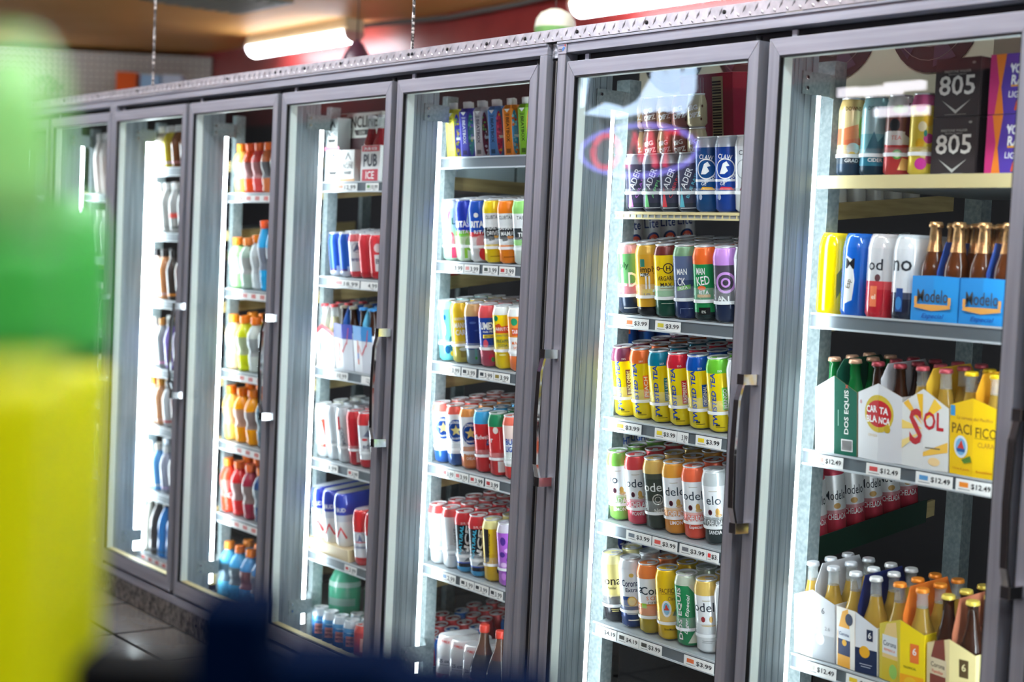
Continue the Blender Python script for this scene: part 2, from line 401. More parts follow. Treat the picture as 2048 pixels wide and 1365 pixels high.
    for k, x in enumerate((-1.6, .4, 2.0, 3.4, 5.0)):  # unseen lamps added to brighten the rear cans and lids
        t = empty('cold_room_fill_lamp', f'added unseen tube lamp under the cold room ceiling, {["first", "second", "third", "fourth", "fifth"][k]} from the left end', 'lamp', (x, .62, 2.62), 0, 'added cold room lamps')
        MB().box(-.55, -.04, .05, .55, .04, .129, WHITE).build('housing', t); MB().box(-.53, -.022, .0, .53, .022, .0495, COLDM).build('tube', t)
def seam_mat():
    m = bpy.data.materials.new('mirror_seam'); m.use_nodes = True; nt = m.node_tree; bs = nt.nodes['Principled BSDF']
    tc = nt.nodes.new('ShaderNodeTexCoord'); no = nt.nodes.new('ShaderNodeTexNoise'); no.inputs['Scale'].default_value = 90
    rp = nt.nodes.new('ShaderNodeValToRGB'); rp.color_ramp.elements[0].position = .48; rp.color_ramp.elements[1].position = .55
    rp.color_ramp.elements[0].color = (.02, .015, .015, 1); rp.color_ramp.elements[1].color = (.85, .8, .76, 1)
    nt.links.new(tc.outputs['Object'], no.inputs[0]); nt.links.new(no.outputs[0], rp.inputs[0]); nt.links.new(rp.outputs[0], bs.inputs['Base Color'])
    return m
SEAM = seam_mat()
room()

# ------------------------------------------------------------------ lamps
def fluorescent(x0, x1, y, z, label, lm=None):
    t = empty('ceiling_lamp', label, 'lamp', ((x0+x1)/2, y, z), 0, 'fluorescent ceiling lamps')
    L = (x1-x0)/2
    MB().box(-L, -.075, .085, L, .075, ZC-z-.001, P((210, 196, 160), .5)).build('housing', t)
    prof = [(.085*math.cos(a)*1.0, .088-.085*math.sin(a)) for a in [math.pi*k/10 for k in range(11)]]
    vs = [(-L+.03, p, q) for p, q in prof]+[(L-.03, p, q) for p, q in prof]; n = len(prof)
    MB().add(vs, [(k, k+1, n+k+1, n+k) for k in range(n-1)]+[tuple(range(n)), tuple(reversed(range(n, 2*n)))], lm or LAMPM, False).build('diffuser', t)
    for s in (-1, 1):
        e = MB(); ex = [(p*1.02, q) for p, q in prof]
        e.add([(s*(L-.03), p, q) for p, q in ex]+[(s*L, p, q) for p, q in ex], [tuple(range(n)), tuple(range(n, 2*n))]+[(k, k+1, n+k+1, n+k) for k in range(n-1)], P((190, 150, 140), .5)); e.build('end_cap', t)
    return t
fluorescent(-4.95, -3.35, -3.22, 3.12, 'long fluorescent lamp seen in the mirror, by the red wall corner', LAMPW)
fluorescent(-.72, .85, -3.2, 3.055, 'long fluorescent lamp seen at the top of the mirror', LAMPW)
for x, wd in ((-7.3, 'by the slanting pegboard wall'), (-1.0, 'above the aisle by the sports drinks'), (1.9, 'nearest the second mirror lamp'), (4.4, 'above the aisle by the tall shelves'), (6.6, 'directly over the near aisle')):  # out-of-view lamps added to light the door faces and pegboard
    fluorescent(x-.8, x+.8, -1.1, 3.17, f'added unseen fluorescent ceiling lamp, {wd}', LAMPW if x < -5 else None)
fluorescent(6.3, 7.9, -3.1, 3.17, 'added unseen fluorescent ceiling lamp, right above the near display shelf')  # out-of-view lamp added to brighten the yellow foreground bottles
o = MB().tube([(-3.35, -3.3, 3.26), (-2.4, -3.42, 3.25), (-1.6, -3.44, 3.27), (-.78, -3.3, 3.26)], .018, P((96, 96, 92), .5)).build('conduit')
tag(o, 'grey conduit running along the red wall between two lamps', 'conduit')
v = empty('ceiling_vent', 'square louvred vent in the tan ceiling, seen in the mirror', 'vent', (-3.42, -2.12, 3.285))
MB().box(-.4, -.4, 0, .4, .4, .014, P((120, 126, 116), .5)).build('vent_frame', v)
lv = MB()
for k in range(7): lv.box(-.36, -.34+k*.1, -.012, .36, -.28+k*.1, 0, P((150, 156, 146), .5))
lv.build('vent_louvres', v)
p = empty('pendant_lamp', 'dark bell shaped pendant hanging before the red wall', 'lamp', (-1.285, -2.0, 2.585))
MB().lathe([(.10, 0), (.098, .06), (.08, .15), (.04, .22), (.010, .25)], P((52, 24, 40), .35), 24).build('lamp_shade', p)
MB().tube([(0, 0, .24), (0, 0, .75)], .004, BLACK).build('cord', p)
p = empty('hanging_globe', 'white and green globe hanging from the ceiling, seen in the mirror', 'globe', (1.225, -1.5, 2.49))
MB().lathe([(.02, 0), (.06, .02), (.088, .07), (.092, .13)], P((96, 140, 76), .5), 24, cap1=False).build('globe_base', p)
MB().lathe([(.092, .13), (.086, .165), (.066, .195), (.03, .213), (.005, .217)], P((166, 166, 150), .5), 24, cap0=False).build('globe_top', p)
MB().tube([(0, 0, .215), (0, 0, .83)], .003, BLACK).build('cord', p)

# things standing on the shelf before the pegboard (seen in the mirror)
g = empty('display_gondola', 'grey display gondola standing in front of the pegboard', 'gondola', (-6.688, -2.31, 0), math.atan2(3.48, -2.6))
MB().box(-1.15, -.3, 2.74, 1.55, .2, 2.78, P((150, 150, 146), .5)).build('top_shelf', g)
MB().box(-1.15, .16, 0, 1.55, .2, 2.74, P((120, 118, 114), .6)).build('back_panel', g)
for s in (-1.1, .2, 1.5): MB().box(s-.03, -.28, 0, s+.03, -.22, 2.74, DARK).build('upright', g)
def boxthing(name, label, cat, loc, size, rgb, dec=(), rz=0., group=None, mat=None):
    mb = MB(); a, b, c = size
    mb.box(-a/2, 0, 0, a/2, b, c, mat or card(rgb)); flat(mb, dec, (0, 0, 0), (1, 0, 0), (0, 0, 1), card)
    o = mb.build(name, None, loc, rz, .002); tag(o, label, cat, group); return o
def on_gondola(s, t): # along the gondola
    a = math.atan2(3.48, -2.6); c, sn = math.cos(a), math.sin(a)
    return (-6.688+s*c-t*sn, -2.31+s*sn+t*c, 2.781)
for s, rgb, h, l in ((-.56, (226, 96, 30), .25, 'orange box with a yellow corner'), (-.77, (150, 190, 226), .235, 'pale blue plastic bag'), (-.96, (190, 210, 232), .245, 'second pale blue plastic bag')):
    q = on_gondola(s, .02)
    boxthing('carton' if 'box' in l else 'plastic_bag', l+' on the gondola top, seen in the mirror', 'box' if 'box' in l else 'bag', q, (.17, .2, h), rgb, rz=math.atan2(3.48, -2.6)+math.pi)
for s, rgb, l in ((.20, (60, 120, 70), 'dark green leafy clump'), (.55, (60, 130, 76), 'larger green leafy clump')):
    mb = MB(); q = on_gondola(s, 0)
    for k in range(60):
        a, e = random.uniform(0, 6.28), random.uniform(.1, 1.5); r = .16; x, y, z = r*math.cos(a)*math.cos(e), r*math.sin(a)*math.cos(e), .02+r*math.sin(e)
        mb.add([(x-.03, y, z), (x, y-.02, z+.04), (x+.03, y, z), (x, y+.03, z-.02)], [(0, 1, 2, 3)], P(rgb, .5))
    tag(mb.build('artificial_plant', None, q), l+' on the gondola before the pegboard', 'plant')
# neon sign and lit shelf opposite the coolers (reflected in the door glass)
NV, NR, NB = emit((150, 140, 255), NEON, 'neon_violet'), emit((255, 50, 90), NEON, 'neon_red'), emit((200, 225, 255), NEON*1.7, 'neon_white')
def reflpt(u, v, yr):           # a point of the room that the glass shows at u, v
    p = at(u, v, -yr+.026); return Vector((p.x, yr, p.z))
A, B = reflpt(1165, 306, -3.42), reflpt(1400, 290, -3.42)
nx, nz = (A.x+B.x)/2, A.z
s = empty('neon_sign', 'neon sign with violet outline on the wall opposite the coolers', 'neon sign', (nx, -3.44, nz))
def ell(cx, cz, rx, rz, n=28): return [(cx+rx*math.cos(2*math.pi*k/n), .04, cz+rz*math.sin(2*math.pi*k/n)) for k in range(n+1)]
MB().tube(ell(0, 0, .52, .15), .016, NV).build('neon_outline', s)
MB().tube(ell(-.28, 0, .12, .1), .018, NR).tube([(-.08, .04, -.1), (-.02, .04, .1), (.05, .04, -.06), (.12, .04, .1), (.18, .04, -.1)], .018, NR).tube([(.26, .04, -.1), (.26, .04, .1), (.38, .04, .1)], .018, NR).build('neon_letters', s)
cr = MB(); pts = [(-.50, .24), (-.30, .30), (-.12, .26), (0, .30), (.10, .42), (.16, .62), (.22, .40), (.30, .66), (.36, .40), (.46, .60), (.48, .34), (.40, .20), (.20, .23), (0, .22), (-.2, .2)]
cr.prism([(a, b) for a, b in pts], .03, .05, NB); cr.prism([(-.6, .26), (-.54, .62), (-.50, .64), (-.48, .50), (-.52, .3)][::-1], .03, .05, NB); cr.build('neon_crest', s)
MB().box(-.62, 0, -.3, .62, .012, .7, P((30, 28, 34), .4)).build('backing_board', s)

TUBE = emit((250, 244, 255), 14, 'display_tube')
for k, (u0, v0, u1, v1) in enumerate(((1676, 190, 1716, 178), (1722, 184, 1800, 178), (1770, 172, 1845, 172), (1750, 226, 1852, 218))):
    a, b = reflpt(u0, v0, -3.38), reflpt(u1, v1, -3.38)
    t = MB().box(min(a.x, b.x), -3.41, (a.z+b.z)/2-.022, max(a.x, b.x), -3.37, (a.z+b.z)/2+.022, TUBE).build('display_lamp')
    tag(t, f'short white display lamp on the wall opposite, {["first", "second", "third", "lowest"][k]} of four reflected in the glass', 'lamp', 'display lamps opposite the coolers')
    MB().box(min(a.x, b.x)+.02, -3.47, (a.z+b.z)/2-.015, max(a.x, b.x)-.02, -3.41, (a.z+b.z)/2+.015, DARK).build('lamp_bracket', t)

# ================================================================== COOLERS
PITCH = .78
XD = {i: (i-2)*PITCH for i in range(-1, 6)}
XD.update({6: 3.2212, 7: 4.0012, 8: 4.7812})
DW, Z0, Z1 = .746, .143, 2.166
DOORW = {8: 'door cut by the right edge', 7: 'rightmost full door', 6: 'second door from right', 5: 'third door from right', 4: 'fourth door from right', 3: 'fifth door from right',
         2: 'sixth door from right', 1: 'seventh door from right', 0: 'eighth door from right', -1: 'leftmost door'}
def casing(label, xa, xb, doors, left_jamb=True, right_jamb=True):
    c = empty('cooler_casing', label, 'cooler casing', ((xa+xb)/2, .02, 0), 0, 'casings of the cooler row')
    ox, oy = (xa+xb)/2, .02
    def part(name, x0, y0, z0, x1, y1, z1, m, bev=.0015): return MB().box(x0-ox, y0-oy, z0, x1-ox, y1-oy, z1, m).build(name, c, bevel=bev)
    part('header_rail', xa, .004, 2.192, xb, .10, 2.224, ALU_H)
    part('header_lip', xa, -.002, 2.218, xb, .004, 2.2245, ALU_H, .0008)
    part('gap_shade_strip', xa, .050, 2.160, xb, .10, 2.1919, DARK); part('gap_shade_strip', xa, .050, .1281, xb, .0515, .15, DARK)  # dark strips stand in for the shade inside the door gaps
    part('sill_rail', xa, .004, .098, xb, .10, .128, ALU_H)
    part('base_box', xa, .012, .0, xb, .10, .098, DARK)
    if left_jamb: part('side_jamb', xa, .004, .128, xa+.034, .14, 2.192, ALU)
    if right_jamb: MB().box(xb-.048-ox, .122-oy, .175, xb-.035-ox, .147-oy, 2.05, STRIPM[5]).build('lamp_strip', c)['label'] = 'added hidden lamp strip behind the jamb'  # hidden strip added to light the last door from its right
    if right_jamb: part('side_jamb', xb-.034, .004, .128, xb, .150, 2.192, ALU)
    for d in doors:                       # mullion on the left of each door, ribbed along its sides
        x = XD[d]
        mb = MB(); x0, x1 = x-.044, x+.026
        if d == 6: x0 = x-.014
        mb.box(x0-ox, .052-oy, .151, x1-ox, .150-oy, 2.159, MULL); mb.box(x0+.003-ox, .0485-oy, .151, x1-.003-ox, .052-oy, 2.159, DARK)  # dark front plate stands in for shade between the doors
        for k, yy in enumerate((.064, .078, .084, .104, .128)): mb.box(x1-ox, yy-oy, .155, x1+.0022-ox, yy+.005-oy, 2.155, MULL)
        mb.build('mullion', c)
        ly0, ly1 = (.1515, .200) if d == 2 else (.1515, .166)
        MB().box(x1-.026-ox, ly0-oy, .175, x1-.002-ox, ly1-oy, 2.05, STRIPM[d]).build('lamp_strip', c)['label'] = 'added hidden lamp strip on the left of the mullion'
        MB().box(x0-ox, .1505-oy, .24, x1-.028-ox, .168-oy, 2.09, MULL).build('lamp_channel', c)
        if d != 6: MB().box(x0-.014-ox, .122-oy, .175, x0-.001-ox, .147-oy, 2.05, STRIPM[d]).build('lamp_strip', c)['label'] = 'added hidden lamp strip on the left of the mullion'  # hidden strip added to brighten the interior and mullion sides
    return c
casing('brushed aluminium casing of the middle four cooler doors', -.0155, 3.124, (2, 3, 4, 5))
casing('brushed aluminium casing of the right hand cooler doors', 3.173, 6.36, (6, 7, 8))
casing('brushed aluminium casing of the far left cooler doors', -3.14, -.0165, (-1, 0, 1))
f = empty('filler_strip', 'dark ribbed filler strip between two cooler casings', 'filler strip', (3.1485, .05, 0))
mb = MB().box(-.0235, -.02, .0, .0235, .05, 2.18, P((92, 92, 90), .45, .5))
for k in range(4): mb.box(-.020+k*.011, -.026, .0, -.0135+k*.011, -.02, 2.175, P((120, 120, 116), .4, .6) if k % 2 else DARK)
mb.build('ribbed_panel', f)
MB().box(-.020, -.03, 2.183, .021, .03, 2.2245, noisy('foil_tape', (90, 96, 104), (235, 238, 240), 120, .3, .7)).build('foil_tape', f)
st = MB().box(3.174, .0012, 2.190, 3.214, .0022, 2.2215, P((170, 168, 176), .35, .3))
flat(st, [('r', 4, 22, 30, 25, (110, 112, 150)), ('t', 'CDS', 12, 10, 9, (16, 16, 20), 0, 18, .2), ('p', [(24, 6), (34, 16), (28, 20), (22, 14)], (70, 130, 210)), ('p', [(30, 24), (36, 18), (37, 26)], (200, 60, 60))], (3.174, .0012, 2.190), (1, 0, 0), (0, 0, 1))
tag(st.build('maker_sticker'), 'small silver sticker with dark letters on the header corner', 'sticker')
# tread plate above and kick plate below
def tread(name, label, cat, x0, x1, z0, z1, mat, y=.0, step=.0205, ln=.011, holes=()):
    mb = MB().box(x0, y, z0, x1, y+.004, z1, mat)
    k = 0; x = x0+.012
    h = z1-z0
    while x < x1-.012:
        up = k % 2 == 0; zc = z0+h*(.62 if up else .22); a = math.radians(62 if up else -52); l = h*(.36 if up else .24)
        c, s_ = math.cos(a), math.sin(a); wv = .0038
        pts = [(x-c*l, zc-s_*l), (x+s_*wv, zc-c*wv), (x+c*l, zc+s_*l), (x-s_*wv, zc+c*wv)]
        mb.add([(px, y-.0002, pz) for px, pz in pts]+[(x, y-.0042, zc)], [(0, 1, 4), (1, 2, 4), (2, 3, 4), (3, 0, 4)], mat, True)
        x += step; k += 1
    o = mb.build(name); tag(o, label, cat, 'tread plate strips')
    for hx in holes:
        if x0 < hx < x1: MB().lathe([(.0055, 0), (.0055, .0022), (.002, .003)], DARK, 10).build('screw', o, (hx, y-.0001, z0+h*.55)).rotation_euler = (math.pi/2, 0, 0)
    return o
holes = [-1.9+.43*k for k in range(12)]+[1.5, 1.72, 2.42, 2.62, 2.93, 3.02, 3.26, 3.55, 3.84, 4.15, 4.5]
jx = at(622, 133, 0).x
tread('tread_plate', 'bright tread plate strip over the middle cooler doors', 'tread plate', -.03, jx-.001, 2.227, 2.262, PLATE, .0, holes=holes)
tread('tread_plate', 'bright tread plate strip over the right hand doors', 'tread plate', jx+.001, 6.3, 2.227, 2.262, PLATE, .0, holes=holes)
tread('tread_plate', 'grey tread plate strip over the far left doors', 'tread plate', -3.1, -.032, 2.227, 2.262, PLATE, .0, holes=holes)
jx = .62
tread('kick_plate', 'worn tread kick plate at floor level, left of the joint', 'kick plate', -3.1, jx-.0015, .004, .096, KICK, .006, .03, holes=[.55, .1, -.5])
tread('kick_plate', 'worn tread kick plate at floor level, right of the joint', 'kick plate', jx+.0015, 6.3, .004, .096, KICK, .006, .03, holes=[.69, 1.0, 1.5, 2.2])

def door(i, look):
    x = XD[i]; fw, tr, bt = .0345, .043, .056
    d = empty('cooler_door', f'framed glass cooler door {look}, {DOORW[i]}', 'cooler door', (x, 0, Z0), 0, 'glass doors of the cooler row')
    H = Z1-Z0; fr = MB()
    # mitred frame: four bars
    def bar(poly, m):
        n = len(poly); vs = [(a, 0, b) for a, b in poly]+[(a, .046, b) for a, b in poly]
        fr.add(vs, [tuple(range(n)), tuple(reversed(range(n, 2*n)))]+[(k, (k+1) % n+0, (k+1) % n+n, k+n)[::-1] for k in range(n)], m)
    e = .0006
    bar([(0, 0+e), (fw, bt), (fw, H-tr), (0, H-e)], ALU); bar([(DW, H-e), (DW-fw, H-tr), (DW-fw, bt), (DW, e)], ALU)
    bar([(e, H), (fw, H-tr+e), (DW-fw, H-tr+e), (DW-e, H)], ALU_H); bar([(DW-e, 0), (DW-fw, bt-e), (fw, bt-e), (e, 0)], ALU_H)
    fr.build('door_frame', d, bevel=.0012)
    rv = MB(); t = .0012
    rv.box(fw, .018, bt, fw+t, .046, H-tr, REVEAL); rv.box(DW-fw-t, .018, bt, DW-fw, .046, H-tr, REVEAL)
    rv.box(fw, .018, H-tr-t, DW-fw, .046, H-tr, REVEAL); rv.box(fw, .018, bt, DW-fw, .046, bt+t, CREAM)
    rv.build('frame_reveal', d)
    MB().box(fw+.001, .012, bt+.001, DW-fw-.001, .0165, H-tr-.001, PANE).build('glass_pane', d)
    g = MB(); q = .0035
    g.box(fw-.001, .002, bt, fw+q, .0115, H-tr, BLACK); g.box(DW-fw-q, .002, bt, DW-fw+.001, .0115, H-tr, BLACK)
    g.box(fw, .002, H-tr-q, DW-fw, .0115, H-tr+.001, BLACK); g.box(fw, .002, bt-.001, DW-fw, .0115, bt+q, BLACK)
    g.build('gasket', d)
    # chrome pull handle on the left stile
    za, zb = .972-Z0, 1.338-Z0; h = MB()
    pts = [(.010, -.040, zb-.004), (.006, -.050, zb-.05), (.004, -.053, (za+zb)/2), (.006, -.050, za+.05), (.010, -.040, za+.004)]
    n = 24; path = []
    for k in range(n+1):
        tt = k/n*(len(pts)-1); j = min(int(tt), len(pts)-2); fr_ = tt-j
        path.append(tuple(pts[j][c]*(1-fr_)+pts[j+1][c]*fr_ for c in range(3)))
    vs = []
    for px, py, pz in path: vs += [(px-.0085, py-.004, pz), (px+.0085, py-.004, pz), (px+.0085, py+.005, pz), (px-.0085, py+.005, pz)]
    fs = [(4*a+b, 4*a+(b+1) % 4, 4*a+4+(b+1) % 4, 4*a+4+b) for a in range(n) for b in range(4)]+[(3, 2, 1, 0), (4*n, 4*n+1, 4*n+2, 4*n+3)]
    h.add(vs, fs, CHROME)
    ho = h.build('handle', d, bevel=.001)
    for zz in (za, zb):
        b = MB(); b.column([(-.003, -.046), (.020, -.046), (.026, -.0005), (-.001+.004, -.0005)], zz-.013, zz+.013, CHROME); b.build('handle_mount', ho, bevel=.0015)
    MB().tube([(DW-.03, .03, H), (DW-.03, .03, H+.016)], .008, DARK).build('hinge_pin', d)
    MB().box(.05, .024, H, .066, .03, H+.02, ALU).build('top_bracket', d)
    return d
looks = {8: 'mostly out of frame', 7: 'before beer carriers', 6: 'before yellow tea cans and white beer cans', 5: 'before cartons and cocktail cans', 4: 'before white cider packs', 3: 'before sports drink bottles', 2: 'before soda bottles', 1: 'half hidden by the green bottle', 0: 'behind the blurred green bottle', -1: 'behind the blurred yellow bottle'}
for i in sorted(XD): door(i, looks[i])

# ------------------------------------------------------------------ racks
SHELF_NAMES = ['top shelf', 'second shelf', 'third shelf', 'fourth shelf', 'fifth shelf', 'sixth shelf', 'bottom deck']
SH = {7: [1.846, 1.501, 1.155, .630], 6: [1.752, 1.452, 1.150, .843, .541], 5: [1.925, 1.578, 1.238, .890, .543], 4: [1.850, 1.495, 1.153, .803, .450],
      3: [1.810, 1.413, 1.074, .774, .466], 2: [1.926, 1.634, 1.331, 1.018, .757, .455, .163], 1: [1.808, 1.503, 1.15, .8, .45], 0: [1.8, 1.45, 1.1, .75, .42]}
LIP = .037
RACK = {}
SHOBJ = {}
RAIL = P((120, 128, 134), .3, .5, .5, 'price_channel')
TILT = {7: [0, 0, .08, .08], 6: [.10, .13, .165, .165, .15], 5: [.12, .13, .13, .13, .12], 4: [0, .13, .11, .13, .12], 3: [.12, .12, .12, .12, .12], 2: [.11]*6+[0], 1: [.1]*5, 0: [.1]*5}
def tilt(i, n): return TILT[i][n] if n < len(SH[i]) else 0.
def slope(i, n): return math.tan(tilt(i, n))
def zrow(i, n, y): return SH[i][n]+.0008+slope(i, n)*(y-.203)
def lean(o, th):
    if th: o.rotation_mode = 'ZYX'; o.rotation_euler = (th, 0, o.rotation_euler[2])
    return o
def on(org, th, dx, dy, dz): return (org[0]+dx, org[1]+dy*math.cos(th)-dz*math.sin(th), org[2]+dy*math.sin(th)+dz*math.cos(th))
def rack(i):
    x = XD[i]; r = empty('drink_rack', f'galvanised drink rack with price rails behind the {DOORW[i]}', 'rack', (x, .2, 0), 0, 'racks inside the coolers')
    ua, ub, dx0 = (-.055, .003, .006) if i >= 6 else (-.080, -.050, -.040)
    for yy in (.036, .67): MB().box(ua, yy, .0, ub, yy+.045, 2.14, GALV).build('upright', r, bevel=.001)
    for bz in (.245, 2.07):
        b = MB(); pl = [(.0290, -.110), (.0325, -.110), (.0325, -.012), (ub+.0055, .0345), (ua+.001, .0345), (ua+.001, .031), (ub+.003, .031), (.0290, -.014)]
        b.column(pl, bz-.028, bz+.028, GALV); b = b.build('bracket', r)
        for zz in (-.013, .013):
            q = MB().lathe([(.006, 0), (.0045, .004)], CHROME, 10).build('screw', b, (.0326, -.095, bz+zz)); q.rotation_euler = (0, math.pi/2, 0)
    wire = {(6, 0), (7, 0)}
    for n, z in enumerate(SH[i]):
        L, x0, x1, sl = .66, dx0, .695, slope(i, n)
        h = sl*L; vs = [(x0, .004, z-.020), (x1, .004, z-.020), (x1, L, z-.020+h), (x0, L, z-.020+h), (x0, .004, z-.001), (x1, .004, z-.001), (x1, L, z-.001+h), (x0, L, z-.001+h)]
        bf = [(0, 3, 2, 1), (4, 5, 6, 7), (0, 1, 5, 4), (1, 2, 6, 5), (2, 3, 7, 6), (3, 0, 4, 7)]
        d = MB().add(vs, bf, P((150, 156, 158), .5, .3)).build('shelf_deck', r)
        SHOBJ[(i, n)] = d
        vs = [(x1-(0 if k in (1, 2, 5, 6) else .012)+.001, y+.002*(y < .1), q+(.022 if k > 3 else -.004)) for k, (_, y, q) in enumerate(vs)]
        MB().add(vs, bf, WOOD).build('side_rail', d)
        if (i, n) in wire:
            p = MB(); a = CREAM
            if i == 6:
                p.box(dx0, .001, z-.0195, .696, .006, z-.015, a).box(dx0, .0, z-.006, .696, .007, z+.002, a)
                for k in range(25): p.box(.012+k*.027, .002, z-.016, .016+k*.027, .005, z-.005, a)
            else: p.box(dx0-.002, -.006, z-.030, .696, .003, z+.002, a)
            p.build('front_edge', d)
        else:
            p = MB().box(dx0, -.002, z-LIP+.003, .696, .003, z+.003, RAIL)
            p.box(dx0, -.005, z-.001, .696, -.002, z+.004, P((205, 212, 216), .3, .4)); p.box(dx0, -.005, z-LIP+.001, .696, -.002, z-LIP+.006, P((215, 222, 226), .3, .4))
            p.build('price_rail', d)
    MB().box(dx0, .004, .088, .696, .66, .108, P((120, 122, 122), .5, .3)).build('floor_deck', r)
    RACK[i] = r
for i in range(0, 8): rack(i)
def retainers(i, n, xs, R, hgt, zb=.058):
    """clear stops that hold the front row back"""
    d = SHOBJ[(i, n)]; th = tilt(i, n)
    for x in xs:
        mb = MB(); r = R+.0022; a0, a1 = math.radians(-172), math.radians(-8); k = 14
        for (z0, z1, m, rr) in ((zb, zb+hgt, FROST, r), (zb-.005, zb+.004, WHITEF, r+.0006)):
            vs = []
            for j in range(k+1):
                a = a0+(a1-a0)*j/k
                for zz in (z0, z1): vs.append((rr*math.cos(a), rr*math.sin(a), zz))
            mb.add(vs, [(2*j, 2*j+2, 2*j+3, 2*j+1) for j in range(k)], m, True)
        yy = .247+.1*math.sin(th); lean(mb.build('can_retainer', d, (x-XD[i], yy-.2, zrow(i, n, yy))), th)
WHITEF = frost('retainer_edge', (248, 250, 250), .8)
def price_tag(i, n, u0, u1, text, logo=(220, 120, 60), desc='', vv=None):
    z = SH[i][n]; x0, x1 = at(u0, 700, .195).x, at(u1, 700, .195).x
    # horizontal place along the rail: solve on the rail's own height
    for _ in range(3):
        v0 = vproj(x0, .195, z-.016); v1 = vproj(x1, .195, z-.016); x0, x1 = at(u0, v0, .195).x, at(u1, v1, .195).x
    wd = (x1-x0)*1000; mb = MB().box(0, 0, 0, wd/1000, .0008, .029, TAGW)
    dec = [('r', wd*.10, 11, wd*.34, 22, logo), ('r', wd*.08, 5, wd*.4, 6.5, (120, 120, 120))] if logo else []
    dec.append(('t', text, wd*.68, 14.5, 14 if '$' in text else 15, (18, 18, 22), 0, wd*.52))
    if '$' not in text: dec.append(('r', wd*.58, 3, wd*.78, 4.6, (60, 60, 60)))
    flat(mb, dec, (0, 0, 0), (1, 0, 0), (0, 0, 1))
    o = mb.build('price_tag', None, (x0, .1938, z-LIP+.0045))
    tag(o, f'white price tag reading {text}, {desc}, {SHELF_NAMES[n]}, {DOORW[i]}', 'price tag', f'price tags on the {SHELF_NAMES[n]}, {DOORW[i]}')
def vproj(x, y, z):
    d = Vector((x, y, z))-CAM; return 682.5-FPX*d.dot(UP)/d.dot(FW)
def strip_tag(i, n, x0, x1, desc, red=True):
    z = SH[i][n]; L = x1-x0; mb = MB().box(0, 0, 0, L, .0008, .026, TAGW); dec = []
    k = 0.
    while k < L-.05:
        dec += [('r', k*1000+4, 5, k*1000+38, 21, (206, 66, 60)), ('t', 'G', k*1000+21, 13, 12, (240, 236, 232))]; k += .075
    flat(mb, dec, (0, 0, 0), (1, 0, 0), (0, 0, 1)); o = mb.build('shelf_strip', None, (x0, .1938, z-LIP+.005))
    tag(o, f'red and white printed rail strip, {desc}, {SHELF_NAMES[n]}, {DOORW[i]}', 'rail strip')
# ================================================================== PRODUCTS
Yc = .2+.047       # centre line of the front row
def row_of(i, n, kind, designs, size, x0, sp, rows, cat='can', ret=None, step=None, zz=None, y0=Yc, tab=None):
    """one shelf of cans: each facing has its own print; rows run back from the front"""
    CUR['door'] = DOORW[i]; CUR['shelf'] = SHELF_NAMES[n] if n < len(SH[i]) else 'bottom deck'
    xs = [x0+sp*k for k in range(len(designs))]
    for (x, (desc, bands, neck, dec, collar)) in zip(xs, designs):
        me = can_body(kind, size, bands, neck, dec, collar)
        nr = rows if isinstance(rows, int) else rows[xs.index(x)]
        for k in range(nr):
            th = tilt(i, n); yy = y0+.1*math.sin(th)+k*(step or size[0]*2.06)*math.cos(th)
            xx = x+(random.uniform(-.0015, .0015) if k else 0)
            place_can(kind, me, size, xx, yy, zrow(i, n, yy) if zz is None else zz, desc, k, cat, tab=(i >= 5 if tab is None else tab), th=th)
    if ret: retainers(i, n, xs, size[0], *ret)
W, K, NV2 = (246, 246, 244), (20, 20, 24), (24, 40, 86)
SIL = (226, 229, 232)
def D(desc, bands, neck, dec=(), collar=0.): return (desc, bands, neck, list(dec), collar)

